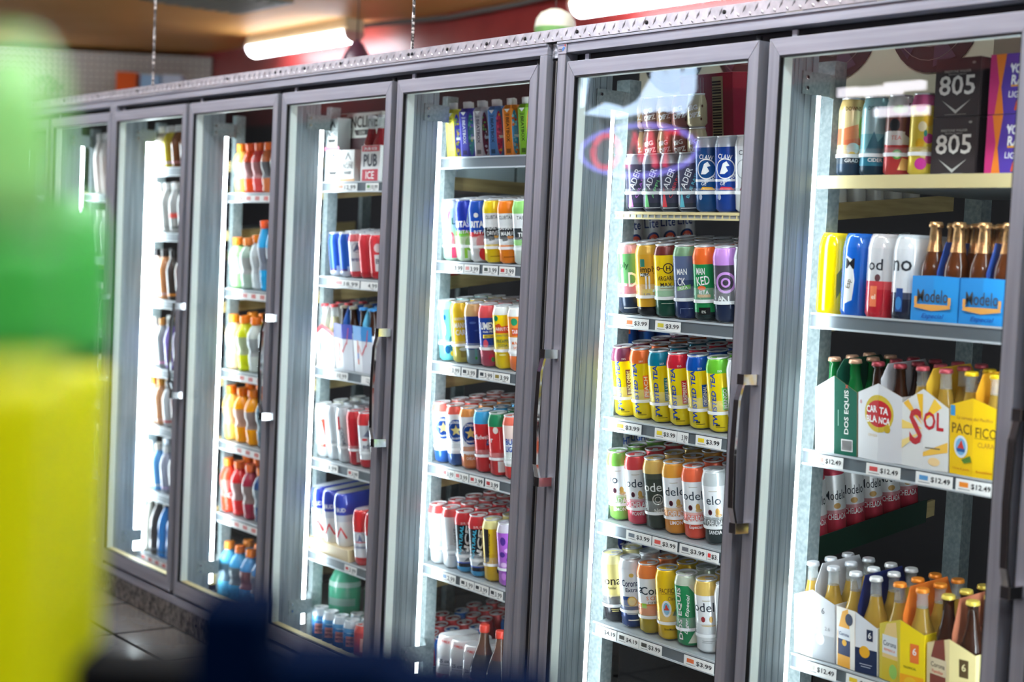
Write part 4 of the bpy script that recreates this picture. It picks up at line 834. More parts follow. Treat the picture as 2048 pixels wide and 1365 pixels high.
for k in range(4):
    x = XD[5]+.075+.076*k
    mb = wrapped([(.0, .8, WH), (.012, 1, WH), (.165, 1, WH), (.178, .97, (238, 226, 226)), (.2, .86, WH), (.206, .78, WH)], .0368, .09, [('t', '25 oz.', 4, 120, 12, (50, 50, 54)), ('t', 'HURRICANE', -2, 66, 20, (176, 70, 80), 0, 74, 0, .04), ('r', -20, 106, 20, 107, (120, 120, 124)), ('t', 'AMER', 6, 188, 9, (206, 70, 70), -10)])
    o = mb.build('film_wrapped_can_pack', None, (x, .25, .1085)); tag(o, f'white film wrapped can pack with red lettering, {["first", "second", "third", "fourth"][k]} from left, third door', 'can pack', 'white film wrapped packs')
wb = MB(); BR = P((96, 66, 52), .08, 0, .6, 'brown_glass'); BD = P((70, 66, 62), .08, 0, .6, 'dark_drink')
wb.lathe([(.036, 0), (.042, .006), (.042, .15), (.04, .165), (.03, .20), (.018, .235), (.0145, .26), (.0145, .285)], [BD, BD, BD, BD, BR, BR, BR], 26)
wbm = wb.mesh('glass_bottle'); wc = MB().lathe([(.0165, .27), (.017, .273), (.017, .292), (.0155, .295)], plastic((226, 70, 54)), 20).mesh('screw_cap'); wl = MB().lathe([(.0426, .03), (.0426, .12)], card((196, 70, 54)), 26, cap0=False, cap1=False).mesh('bottle_label')
for k in range(2):
    o = put('glass_bottle', wbm, None, (XD[5]+.315+.088*k, .224-.0*k, .1085)); tag(o, ['brown glass bottle with red cap before white wrapped packs', 'second brown glass bottle with red cap, against the door stile'][k], 'bottle', 'brown glass bottles'); put('screw_cap', wc, o); put('bottle_label', wl, o)

# ---- fourth door from right
def bud(desc, b, neck, dec=()): return D(desc, b, neck, dec)
row_of(4, 1, 'light_beer_can', [bud('first royal blue can', [(.10, (190, 196, 210)), (.16, (80, 60, 120)), (1, (36, 84, 176))], (36, 84, 176), [('r', -6, 20, 10, 40, (170, 190, 220))]), bud('second royal blue can', [(.10, (190, 196, 210)), (.16, (80, 60, 120)), (1, (38, 88, 180))], (38, 88, 180), [('r', -6, 20, 10, 40, (170, 190, 220))]),
 bud('silver and red can with crest', [(.12, (200, 60, 70)), (1, (206, 208, 212))], (206, 96, 100), [('t', 'weis', -6, 70, 18, (50, 60, 110)), ('p', [(-18, 96), (0, 130), (12, 96), (0, 104)], (90, 100, 130)), ('o', -2, 112, 16, 18, (120, 126, 140))]),
 bud('plain red can', [(.12, (190, 40, 50)), (1, (204, 54, 62))], (204, 54, 62), [('r', 8, 60, 14, 110, (230, 170, 170))]), bud('red can with white crest', [(.12, (196, 40, 48)), (1, (206, 60, 66))], (206, 50, 58), [('r', -16, 30, 14, 90, (226, 222, 222)), ('t', 'Bu', 0, 66, 18, (46, 40, 60)), ('e', -2, 114, 14, 16, (226, 200, 200))]), bud('silver can against the stile', [(1, SIL)], SIL)],
 (.0335, .165), XD[4]+.024, .0728, 3, tab=False)
row_of(4, 3, 'strong_beer_can', [bud('silver can with red block lettering', [(1, (206, 210, 212))], (206, 206, 190), [('p', [(-26, 40), (-4, 40), (0, 150), (-26, 150)], (206, 74, 60)), ('t', 'STEEL', -14, 96, 15, W, -80, 86, 0, .03)]), bud('plain silver can with blue edge', [(1, (206, 212, 216))], (206, 210, 214), [('r', 16, 10, 24, 170, (60, 90, 190))]),
 bud('silver can with vertical black lettering', [(1, (210, 214, 216))], (200, 206, 210), [('p', [(-34, 120), (-20, 130), (-22, 176), (-34, 176)], (206, 56, 60)), ('t', 'COORS', -12, 96, 13, (40, 60, 90), -84, 80, .1), ('o', 0, 40, 12, 13, (170, 176, 180))]), bud('deep red can', [(.5, (186, 46, 56)), (1, (196, 44, 54))], (206, 60, 66), [('r', -10, 14, 8, 52, (214, 206, 206)), ('r', -2, 20, 0, 52, (180, 60, 66))]),
 bud('silver and red can with dark lettering', [(.14, (196, 50, 58)), (.62, (222, 224, 226)), (.9, (190, 194, 200)), (1, (206, 56, 60))], (206, 56, 60), [('t', 'edw', -4, 84, 18, (50, 56, 90)), ('p', [(-20, 120), (4, 150), (14, 116)], (110, 116, 140)), ('e', -16, 108, 12, 5, (206, 70, 74))]), bud('silver can behind door stile', [(1, SIL)], SIL)],
 K24, XD[4]-.01, .0777, 3, ret=(.016, .06), tab=False)
CUR['door'] = DOORW[4]
def incl_old(band): return [('p', [(-30, 120), (0, 170), (30, 120), (14, 128), (0, 150), (-10, 124)], (70, 70, 74)), ('t', 'INCLINE', 0, 94, 28, (40, 40, 44), 0, 84), ('r', -40, 112, 40, 115, (60, 60, 62)), ('p', [(-34, 62), (34, 62), (26, 44), (-26, 44)], (70, 70, 70)), ('r', -56, 0, 56, 22, band)]
def pack(label, x, y, z, wdt, dep, h, rgb, dec, rz=0.): return boxthing('cider_pack', label, 'drink pack', (x, y, z), (wdt, dep, h), rgb, dec, rz, 'boxed packs on the top shelf')
zt = SH[4][0]+.001
x4 = XD[4]
def incl(band): return [('p', [(-26, 82), (0, 114), (26, 82), (12, 88), (0, 102), (-8, 86)], (70, 70, 74)), ('t', 'INCLINE', 0, 62, 21, (40, 40, 44), 0, 72), ('r', -36, 75, 36, 77, (60, 60, 62)), ('p', [(-30, 42), (30, 42), (23, 30), (-23, 30)], (70, 70, 70)), ('r', -54, 0, 54, 14, band)]
pack('white boxed cider pack with mountain, lower left of the stack', x4+.020, .215, zt, .112, .21, .122, WH, incl((226, 200, 205)))
pack('white boxed cider pack with mountain, lower middle', x4+.126, .215, zt, .092, .21, .122, (232, 232, 226), incl((206, 150, 90)))
pack('white boxed cider pack with mountain, upper left', x4-.012, .225, zt+.1225, .072, .06, .122, (216, 222, 220), incl((206, 130, 150)))
pack('long white cider pack with large lettering on top of the stack', x4+.060, .29, zt+.1225, .335, .13, .145, (214, 214, 206), [('r', -167, 0, 167, 50, (66, 40, 44)), ('p', [(-150, 142), (-72, 142), (-80, 132), (-142, 132)], (130, 60, 50)), ('p', [(-136, 106), (-112, 130), (-88, 106)], (90, 90, 92)), ('t', 'INCLINE', -112, 88, 20, (44, 44, 46), 0, 72), ('t', 'INCLINE', 42, 110, 44, (60, 52, 50), 0, 200, 0, .02), ('p', [(-20, 80), (90, 80), (78, 60), (-6, 60)], (60, 50, 50)), ('t', 'CIDER', 35, 70, 12, (206, 206, 198)), ('e', -106, 34, 16, 14, (190, 50, 60)), ('e', -108, 10, 36, 6, (220, 220, 214))])
pub = pack('red and white ice drink pack', x4+.300, .205, zt, .132, .019, .132, (226, 226, 224), [('r', -54, 4, 54, 46, (190, 60, 74)), ('t', 'ICE', 0, 25, 28, W, 0, 56), ('t', 'PUB', 0, 78, 46, (46, 52, 66), 0, 92, 0, .03), ('r', -60, 110, 60, 131, (200, 60, 66)), ('t', 'PUB ICE', 0, 120, 10, W, 0, 84)])
tq = MB().box(-.066, .019, 0, .066, .125, .0015, card((226, 226, 224))).box(-.066, .123, 0, .066, .125, .10, card((200, 60, 66))); tq.build('carrier_tray', pub)
LQ_RED = P((150, 30, 40), .1, 0, .6, 'red_drink')
tb = longneck(GLASSCLR, LQ_RED, LID, card((206, 44, 60)), None, .245)
for k in range(2): place_long(tb, at(744+19*k, 262, .262).x, .262, zt+.0022, f'tall clear bottle with red label behind the red and white pack, {["left", "right"][k]} one', 'bottles behind the red and white pack')
orange_b = pet_mesh(.05, .16, (206, 90, 50), None, capcol=(206, 80, 40))
CUR['shelf'] = 'second shelf'
MB().box(.03, .32, SH[4][1]+.066, .55, .46, SH[4][1]+.10, P((60, 60, 64), .6)).build('riser_crate', RACK[4], (0, 0, 0))
for k in range(5): place_pet('juice_bottle', orange_b, x4+.07+.105*k, .578, SH[4][1]+.1015, f'round orange juice bottle number {k+1}', 0)
# six-pack carriers and their bottles
def carrier(label, x, y, z, wdt, dep, hs, hp, rgbL, rgbR, dec, handle, trio, group, side=None, cols=2, rows=3, hh=.235, fill=True, blab='bottle', name='bottle_carrier', th=0.):
    mb = MB(); h = wdt/2; t = .0012; sl = card(side or rgbR)
    # front: two folded halves under a peak, a little proud at the centre line
    for sgn, c in ((-1, rgbL), (1, rgbR)):
        mb.add([(sgn*h, 0, 0), (0, -.006, 0), (0, -.006, hp), (sgn*h, 0, hs)], [(0, 1, 2, 3) if sgn < 0 else (1, 0, 3, 2)], card(c))
        mb.add([(sgn*h, t, 0), (0, t-.006, 0), (0, t-.006, hp), (sgn*h, t, hs)], [(3, 2, 1, 0) if sgn < 0 else (2, 3, 0, 1)], card((170, 140, 100)))
    for sgn in (-1, 1):
        x0, x1 = (-h, -h+t) if sgn < 0 else (h-t, h)
        mb.add([(x0, 0, 0), (x1, 0, 0), (x1, dep, 0), (x0, dep, 0), (x0, 0, hs), (x1, 0, hs), (x1, dep, hs), (x0, dep, hs)], [(0, 3, 2, 1), (4, 5, 6, 7), (0, 1, 5, 4), (1, 2, 6, 5), (2, 3, 7, 6), (3, 0, 4, 7)], sl)
    mb.add([(-h, dep, 0), (0, dep, 0), (h, dep, 0), (h, dep, hs), (0, dep, hp), (-h, dep, hs)], [(5, 4, 3, 2, 1, 0)], sl)
    mb.box(-h+t, 0, 0, h-t, dep, .0015, sl)
    L, Rr = [], []
    flat(mb, [d for d in dec if d[0] == 'L'] and [d[1] for d in dec if d[0] == 'L'] or [], (-h, 0, 0), Vector((h, -.006, 0)).normalized(), (0, 0, 1), card)
    flat(mb, [d[1] for d in dec if d[0] == 'R'], (0, -.006, 0), Vector((h, .006, 0)).normalized(), (0, 0, 1), card)
    o = lean(mb.build(name, None, (x, y, z)), th); tag(o, label, 'bottle carrier', group)
    hb = MB(); hb.add([(-.0008, .002, .002), (.0008, .002, .002), (.0008, dep-.002, .002), (-.0008, dep-.002, .002), (-.0008, .004, hp+.01), (.0008, .004, hp+.01), (.0008, .03, hh), (-.0008, .03, hh), (-.0008, dep-.03, hh), (.0008, dep-.03, hh), (.0008, dep-.004, hp+.01), (-.0008, dep-.004, hp+.01)],
        [(0, 4, 7, 8, 11, 3), (1, 2, 10, 9, 6, 5), (0, 1, 5, 4), (4, 5, 6, 7), (7, 6, 9, 8), (8, 9, 10, 11), (11, 10, 2, 3), (0, 3, 2, 1)], card(handle))
    hb.build('handle_panel', o)
    for c in range(cols):
        for r in range(rows):
            q = on((x, y, z), th, -h/2 if c == 0 else h/2, dep*(r+.5)/rows, .0018)
            lean(place_long(trio, *q, f'{blab}, {["left", "right"][c]} column {["front", "middle", "back"][r]} place, {group}' , group+' bottles'), th)
    return o
CLQ = P((196, 190, 150), .1, 0, .6, 'pale_lager'); AMB = P((84, 44, 22), .1, 0, .6, 'amber_glass'); AMBD = P((52, 28, 18), .1, 0, .6, 'dark_amber_glass'); GRN = P((16, 104, 48), .08, 0, .6, 'green_glass')
GOLDF = P((206, 160, 110), .25, .8, .5, 'gold_foil'); LAG = P((172, 138, 58), .1, 0, .6, 'golden_lager')
capm = lambda c: P(c, .3, .3, .5, 'crown_print')
zc = zrow(4, 2, .222)
def vdec(c1, bc): return [('L', ('r', 0, 118, 66, 172, c1)), ('R', ('r', 0, 118, 66, 172, c1)), ('L', ('p', [(30, 30), (42, 30), (42, 90), (38, 120), (33, 120), (30, 90)], (196, 90, 60))), ('L', ('r', 31, 50, 41, 72, bc)), ('L', ('p', [(44, 96), (62, 62), (62, 72), (46, 104)], (206, 60, 70))), ('R', ('p', [(0, 62), (26, 100), (26, 108), (0, 72)], (206, 60, 70))), ('R', ('p', [(26, 100), (40, 160), (44, 160), (30, 96)], (206, 60, 70)))]
carrier('white carrier with red peak', x4+.015, .222, zc, .130, .19, .135, .165, WH, (226, 224, 222), [('L', ('p', [(0, 118), (66, 146), (66, 166), (0, 136)], (196, 60, 66))), ('R', ('p', [(0, 146), (66, 118), (66, 136), (0, 166)], (196, 60, 66))), ('L', ('e', 40, 74, 14, 24, (110, 150, 200))), ('L', ('e', 40, 40, 18, 14, (190, 210, 230)))], (216, 220, 220), longneck(GLASSCLR, CLQ, capm((196, 70, 76))), 'white and red carrier', blab='clear bottle with red cap', th=tilt(4, 2))
carrier('blue topped white carrier with red chevron, left of two', x4+.155, .222, zc, .128, .19, .140, .172, (226, 228, 232), (214, 218, 226), vdec((50, 64, 176), (120, 150, 200)), (60, 110, 200), longneck(AMBD, AMBD, capm((150, 140, 120))), 'first blue carrier', blab='dark bottle', th=tilt(4, 2))
carrier('bright blue topped carrier with red chevron, right of two', x4+.292, .222, zc, .132, .19, .140, .172, (226, 228, 232), (214, 218, 226), vdec((60, 140, 206), (50, 110, 190)), (110, 190, 226), longneck(AMBD, AMBD, capm((60, 140, 206))), 'second blue carrier', blab='dark bottle with blue cap', th=tilt(4, 2))
# wrapped beer packs on the lowest shelf
zl = zrow(4, 4, .206); T45 = tilt(4, 4); OT = (x4-.038, .206, zl)
tr = MB().box(0, 0, 0, .30, .36, .045, card((206, 186, 146))).build('cardboard_tray', None, OT); lean(tr, T45); tag(tr, 'tan cardboard tray under the blue and white wrapped packs', 'tray')
BL = (52, 70, 176)
for k in range(3):
    mb = wrapped([(0, .86, WH), (.012, 1, WH), (.095, 1, (206, 212, 226)), (.12, 1, BL), (.165, .98, BL), (.19, .84, BL), (.2, .7, (200, 204, 214))], .040, .26, [('p', [(-18, 30), (0, 66), (0, 78), (-26, 36)], (206, 60, 66)), ('p', [(0, 66), (18, 30), (24, 36), (0, 78)], (206, 60, 66)), ('t', 'BUD', 4, 140, 16, W, 0, 36)])
    o = lean(mb.build('film_wrapped_can_pack', None, on(OT, T45, .046+.086*k, .046, .0455)), T45); tag(o, f'blue and white film wrapped beer pack on the tan tray, {["left", "middle", "right"][k]} of three', 'can pack', 'blue and white wrapped packs')
for k in range(2):
    mb = wrapped([(0, .84, (196, 40, 46)), (.012, 1, (196, 44, 48)), (.03, 1, (214, 216, 222)), (.10, 1, (206, 208, 214)), (.125, 1, (206, 40, 44)), (.168, .98, (206, 40, 44)), (.196, .82, (210, 60, 60)), (.205, .7, (216, 200, 200))], .040, .26, [('t', 'Budweiser', 2, 70, 13, (40, 60, 110), 0, 62), ('p', [(-10, 84), (2, 120), (14, 84), (2, 94)], (90, 100, 130)), ('o', 2, 104, 18, 20, (120, 126, 146)), ('r', -24, 86, 26, 89, (206, 60, 60))])
    o = lean(mb.build('film_wrapped_can_pack', None, (x4+.312+.083*k, .250, zrow(4, 4, .250))), T45); tag(o, f'red and silver film wrapped beer pack, {["left", "right"][k]} of two', 'can pack', 'red wrapped packs')
# floor of the fourth door: big sports bottles, energy cans
CUR['shelf'] = 'bottom deck'
gg = pet_mesh(.062, .285, (70, 150, 120), (.30, .62), (150, 176, 166), (120, 150, 140), False, (240, 150, 60))
MB().box(-.045, .078, .108, .085, .64, .150, P((60, 62, 64), .6)).box(.085, .150, .108, .37, .64, .150, P((60, 62, 64), .6)).build('riser_crate', RACK[4])
for k, (dx, yy) in enumerate(((.015, .346), (.150, .425), (.285, .425))): place_pet('sports_bottle', gg, x4+dx, yy, .1505, f'large green sports bottle number {k+1} from left', 0, rz=-.8)
hm = can_body('energy_can', K12, [(.55, (40, 92, 150)), (.8, (60, 130, 190)), (1, (90, 160, 210))], (190, 200, 206), [('r', -24, 26, 6, 66, (190, 120, 110)), ('t', 'HARD', -8, 54, 10, (60, 40, 50), 0, 26), ('t', 'MTN', -8, 38, 10, (60, 40, 50), 0, 26), ('r', -20, 76, 16, 80, (150, 190, 220))])
hr = can_body('energy_can', K12, [(1, (190, 66, 56))], (206, 80, 66), [('r', -10, 24, 8, 76, (220, 160, 140))])
for k in range(5):
    nm, me = ('blue and silver energy can', hm) if k < 4 else ('red energy can', hr)
    for r in range(2 if k in (2, 3) else 1):
        x, y = x4+.022+.0765*k, .240+.070*r
        o = put('energy_can', me, None, (x, y, .109), face_cam(x, y)); tag(o, lab(f'{nm} number {k+1}', r), 'can', 'energy cans on the bottom deck'); l = put('can_lid', LIDS[K12][0], o); put('pull_tab', LIDS[K12][1], l)

# ---- fifth door from right: sports drinks
CUR['door'] = DOORW[3]; x3 = XD[3]
def drink_row(i, n, names, xs, z, rows, kind, y0=.25, st=.088):
    CUR['door'] = DOORW[i]; CUR['shelf'] = SHELF_NAMES[n] if n < len(SH[i]) and n >= 0 else 'bottom deck'
    for (desc, trio), x in zip(names, xs):
        for r in range(rows):
            th = tilt(i, n); yy = y0+.1*math.sin(th)+r*st*math.cos(th); place_pet(kind, trio, x, yy, zrow(i, n, yy) if th else z, desc, r, th=th)
OC = (240, 128, 30)
def gat(liq, H=.228, cap=OC, lab_=(186, 180, 178), acc=None, R=.043): return pet_mesh(R, H, liq, (.28, .66), lab_, acc, True, cap)
xg = [x3-.003+.0985*k for k in range(5)]
xs5 = [x3+.002+.0805*k for k in range(5)]
drink_row(3, 0, [('lemon yellow sports bottle', gat((244, 220, 110), .205, (244, 150, 30), (226, 226, 200), None, .0385)), ('orange red sports bottle', gat((240, 90, 40), .205, (240, 110, 60), (170, 130, 128), None, .0385)), ('coral red sports bottle', gat((226, 84, 80), .205, (240, 110, 50), (190, 130, 130), None, .0385)), ('amber brown sports bottle', gat((206, 116, 70), .205, (240, 110, 40), (110, 110, 112), None, .0385)), ('brown sports bottle', gat((150, 90, 60), .205, (240, 110, 40), (140, 140, 142), None, .0385))], xs5, SH[3][0]+.001, 2, 'sports_bottle')
drink_row(3, 1, [('pale green sports bottle', gat((166, 216, 150), .212, OC, (206, 220, 200))), ('grey green sports bottle', gat((150, 170, 156), .212, (226, 130, 60), (150, 150, 146)))], [x3+.002, x3+.098], SH[3][1]+.001, 3, 'sports_bottle')
drink_row(3, 1, [('clear sports bottle', gat((196, 204, 204), .225, OC, (176, 180, 180), None, .034)), ('sky blue tall capped bottle', gat((44, 160, 214), .285, (240, 90, 40), (120, 126, 140), None, .034)), ('second sky blue tall capped bottle', gat((50, 166, 216), .285, (240, 100, 50), (120, 126, 140), None, .034))], [x3+.176, x3+.247, x3+.318], SH[3][1]+.001, 2, 'sports_bottle')
drink_row(3, 2, [('peach sports bottle', gat((244, 206, 170), .228, (248, 150, 40), (200, 204, 190))), ('lime yellow sports bottle', gat((214, 220, 30), .228, (246, 130, 30), (170, 180, 140))), ('clear grey sports bottle', gat((190, 198, 190), .228, (240, 120, 30), (150, 156, 156))), ('pale grey sports bottle', gat((186, 196, 196), .228, (240, 120, 30), (160, 166, 166)))], xg, SH[3][2]+.001, 3, 'sports_bottle')
drink_row(3, 3, [('pale amber sports bottle', gat((238, 190, 90), .228, OC, (196, 160, 110))), ('amber sports bottle', gat((244, 160, 10), .228, OC, (190, 150, 130))), ('deep amber sports bottle', gat((240, 154, 10), .228, OC, (150, 130, 124))), ('dark teal sports bottle', gat((70, 100, 116), .228, OC, (90, 110, 120)))], xg, SH[3][3]+.001, 3, 'sports_bottle')
drink_row(3, 4, [('scarlet sports bottle', gat((240, 70, 40), .228, OC, (206, 110, 100), (226, 60, 60))), ('bright red sports bottle', gat((226, 44, 48), .228, (240, 120, 50), (160, 130, 128))), ('maroon sports bottle', gat((160, 40, 66), .228, (244, 110, 50), (140, 120, 116))), ('navy sports bottle', gat((40, 66, 110), .228, OC, (110, 120, 130)))], xg, SH[3][4]+.001, 3, 'sports_bottle')
drink_row(3, 9, [('pale blue sports bottle', gat((96, 190, 230), .236, (240, 140, 40), (110, 140, 160))), ('sky blue sports bottle', gat((70, 170, 226), .236, (236, 120, 40), (110, 130, 140))), ('ocean blue sports bottle', gat((70, 140, 196), .236, OC, (140, 90, 90))), ('steel blue sports bottle', gat((60, 110, 160), .236, OC, (110, 110, 120)))], [x3+.006+.0965*k for k in range(4)], .1085, 3, 'sports_bottle')
for n in range(0, 5): strip_tag(3, n, x3+.075, x3+.45, 'under sports bottles')

# ---- sixth door from right: soda bottles
def sod(liq, cap, labc=(226, 220, 220), acc=None, H=.225, R=.038): return pet_mesh(R, H, liq, (.06, .50), labc, acc, False, cap)
x2 = XD[2]; xb = [x2-.010+.0895*k for k in range(4)]
rowsS = [
 [('white topped soda bottle', sod((206, 196, 190), W, (226, 216, 216), None, .19)), ('yellow soda bottle', sod((216, 196, 40), W, (226, 216, 226), None, .19)), ('brown soda bottle', sod((140, 84, 40), W, (226, 150, 150), None, .19)), ('copper soda bottle', sod((150, 90, 50), W, (220, 214, 214), None, .19))],
 [('pinkish clear bottle', sod((216, 206, 200), W, (236, 190, 180))), ('clear grey bottle', sod((176, 178, 174), W, (150, 154, 150))), ('smoky clear bottle', sod((170, 172, 170), W, (110, 114, 114), (226, 80, 70))), ('grey bottle by stile', sod((150, 152, 150), W, (120, 124, 124)))],
 [('cream rose bottle', sod((222, 200, 186), K, (236, 206, 200))), ('orange necked cola bottle', sod((206, 140, 90), (50, 40, 40), (206, 170, 166))), ('black and orange bottle', sod((60, 50, 46), (40, 36, 36), (240, 150, 50))), ('amber bottle by stile', sod((120, 80, 60), K, (220, 150, 70)))],
 [('lilac white bottle', sod((214, 210, 220), (190, 190, 186), (226, 206, 226))), ('pink labelled bottle', sod((150, 156, 156), (206, 140, 60), (226, 150, 190))), ('violet labelled bottle', sod((130, 110, 190), (80, 84, 84), (206, 200, 214))), ('purple bottle by stile', sod((90, 70, 120), K, (150, 130, 170)))],
 [('pale peach bottle', sod((236, 206, 180), (240, 170, 60), (236, 206, 190), None, .21)), ('copper juice bottle', sod((206, 150, 110), (240, 160, 50), (206, 160, 140), None, .21)), ('red labelled clear bottle', sod((190, 196, 200), (120, 130, 134), (196, 80, 80), None, .21)), ('dusky red bottle', sod((120, 60, 60), K, (150, 60, 60), None, .21))],
 [('ice blue bottle', sod((200, 220, 232), W, (206, 220, 232), None, .215)), ('sky blue labelled bottle', sod((90, 160, 220), (220, 214, 204), (190, 206, 220), None, .215)), ('grey violet bottle', sod((150, 156, 176), (206, 210, 210), (180, 160, 206), None, .215)), ('pale bottle by stile', sod((206, 210, 214), W, (200, 206, 210), None, .215))],
 [('smoky cola bottle', sod((110, 110, 104), (200, 196, 186), (90, 90, 86), None, .26)), ('dark cola bottle', sod((70, 66, 66), (150, 150, 146), (110, 110, 108), None, .26)), ('vivid blue bottle', sod((40, 130, 206), (60, 64, 70), (40, 110, 150), None, .26)), ('second vivid blue bottle', sod((40, 130, 206), (60, 64, 70), (60, 120, 170), None, .26))]]
for n, r in enumerate(rowsS): drink_row(2, n, r, xb, SH[2][n]+.001, 2, 'soda_bottle', .245, .079)
strip_tag(2, 6, x2+.02, x2+.42, 'under dark cola bottles'); 
boxthing('drink_carton_box', 'white and blue carton standing by the lower left post', 'carton', (x2-.055, .262, .1085), (.10, .1, .17), (226, 226, 220), [('r', 20, 4, 50, 166, (80, 110, 190))])
# ---- seventh door from right (mostly behind the foreground bottle)
x1 = XD[1]; pale = pet_mesh(.038, .225, (206, 214, 206), (.06, .5), (190, 196, 190), None, False, W); tall = pet_mesh(.036, .30, (226, 222, 214), (.05, .72), (222, 212, 204), None, False, (230, 230, 226))
grn = pet_mesh(.038, .225, (96, 160, 110), (.06, .5), (150, 190, 150), None, False, W)
for n in range(5):
    z = SH[1][n]+.001; names = [('tall white bottle', tall), ('second tall white bottle', tall), ('third tall white bottle', tall)] if n == 0 else [('pale clear bottle', pale), ('second pale clear bottle', pale), ('third pale clear bottle', pale)] if n == 1 else [('green soda bottle', grn), ('second green soda bottle', grn), ('third green soda bottle', grn)]
    drink_row(1, n, names, [x1+.06+.085*k for k in range(3)], z, 1, 'water_bottle', .247)

# ---- rightmost full door
x7 = XD[7]
row_of(7, 0, 'craft_can', [
 D('peach and cream tall can', [(.14, (40, 60, 80)), (.26, (60, 70, 80)), (.44, (226, 200, 150)), (.7, (230, 120, 80)), (1, (232, 206, 150))], (222, 190, 120), [('t', 'DOWNS', -2, 168, 10, (90, 60, 30), 0, 40), ('p', [(-20, 120), (12, 130), (16, 96), (-20, 90)], (236, 140, 90)), ('e', 2, 70, 16, 14, (222, 220, 210)), ('e', 0, 56, 9, 6, (240, 200, 60)), ('t', 'GRAD', 0, 40, 9, W, 0, 34), ('e', 22, 120, 8, 30, (150, 200, 90))]),
 D('icy teal tall can', [(.10, (24, 50, 66)), (.3, (40, 110, 130)), (.6, (120, 180, 190)), (1, (170, 206, 210))], (150, 196, 200), [('t', 'DOWNS', -2, 166, 10, (70, 110, 120), 0, 40), ('p', [(-24, 60), (-4, 110), (6, 84), (20, 100), (24, 50)], (60, 120, 140)), ('t', 'CIDER', 2, 40, 9, W, 0, 36)]),
 D('red and green fruit can', [(.42, (190, 60, 60)), (.62, (226, 226, 222)), (1, (120, 70, 60))], (210, 212, 208), [('e', 0, 160, 20, 10, (110, 180, 70)), ('e', -12, 122, 13, 16, (40, 46, 50)), ('r', -30, 74, 8, 108, (230, 230, 228)), ('t', 'TEA', -6, 92, 10, (222, 130, 120)), ('e', -2, 52, 12, 12, (80, 150, 70)), ('e', -2, 52, 8, 8, (190, 220, 150)), ('p', [(0, 14), (24, 14), (26, 40), (10, 44)], (220, 170, 100)), ('p', [(14, 100), (30, 90), (30, 176), (20, 176)], (110, 56, 66))]),
 D('yellow and pink blossom can', [(1, (236, 206, 70))], (206, 90, 140), [('e', -10, 160, 14, 10, (206, 60, 120)), ('e', 10, 130, 12, 14, (240, 190, 30)), ('e', -4, 116, 10, 12, (250, 236, 190)), ('e', 12, 88, 12, 12, (206, 70, 140)), ('e', -8, 76, 10, 12, (244, 190, 40)), ('e', 4, 52, 12, 10, (250, 230, 160)), ('e', -4, 28, 14, 14, (206, 60, 150)), ('e', 16, 40, 10, 12, (176, 60, 100)), ('e', 4, 100, 4, 8, (40, 130, 110))])],
 (.0335, .196), x7+.060, .0743, 2, ret=(.016, .052))
wbm2 = can_body('craft_can', K19, [(1, (226, 226, 226))], (220, 222, 222), [('t', 'LAGER', 10, 80, 14, (60, 60, 66), 90, 80)])
CUR['door'], CUR['shelf'] = DOORW[7], SHELF_NAMES[0]
place_can('craft_can', wbm2, K19, x7+.012, .32, SH[7][0]+.001, 'white can beside the post', 0)
def num(z): return [('t', '805', 0, 72, 46, (232, 228, 220), 0, 100, 0, .014), ('p', [(-40, 38), (0, 14), (40, 38), (20, 22), (0, 6), (-20, 22)], (190, 188, 180)), ('p', [(-2, 58), (2, 58), (3, 70), (2, 82), (-2, 82), (-3, 70)], (40, 34, 34)), ('t', 'FIRESTONE WALKER', 0, 104, 6, (170, 166, 160), 0, 74), ('t', 'BREWING COMPANY', 0, 97, 4, (150, 146, 140), 0, 50), ('r', -30, 4, 30, 5, (150, 146, 140)), ('e', 44, 122, 5, 3, (150, 146, 140))]
for lv in (0, 1):
    boxthing('beer_box', f'dark brown beer box with large white numerals, {["lower", "upper"][lv]} of the stack', 'beer box', (x7+.389, .222, SH[7][0]+.0005+lv*.1365), (.124, .18, .135), (50, 42, 42), num(0), 0, 'dark beer boxes')
    vd = [('p', [(-62, 0), (-20, 0), (-30, 60), (-20, 135), (-62, 135)], (236, 130, 40)), ('p', [(-62, 0), (-44, 0), (-36, 70), (-48, 135), (-62, 135)], (206, 50, 120)), ('p', [(-20, 135), (6, 100), (-4, 100), (14, 74), (-10, 108), (0, 108)], (226, 220, 240)), ('t', 'VOO', 14, 100, 22, W, -4, 44, 0, .03), ('t', 'DOO', 50, 97, 22, W, -4, 30, 0, .03), ('t', 'RANGER', 30, 74, 22, W, -4, 66, 0, .03), ('t', 'JUICY HAZE', 24, 54, 8, (240, 170, 50), 0, 60), ('t', 'LIGHT', 14, 40, 14, W, -4, 46), ('t', 'IPA', 30, 18, 22, (240, 90, 30), 0, 40, .2, .03)]
    boxthing('beer_box', f'purple and orange beer box with white lettering, {["lower", "upper"][lv]} of the stack', 'beer box', (x7+.540, .222, SH[7][0]+.0005+lv*.1365), (.124, .18, .135), (84, 60, 160), [d for d in vd if not (d[0] == 't' and d[1] in ('RANGER', 'LIGHT', 'JUICY HAZE', 'IPA'))]+[('t', 'RAN', 20, 74, 22, W, -4, 48, 0, .03), ('t', 'LIGHT', 16, 42, 14, W, -4, 50), ('t', 'IPA', 30, 18, 22, (240, 90, 30), 0, 44, .2, .03), ('r', -4, 60, 50, 64, (240, 170, 50))], 0, 'purple beer boxes')
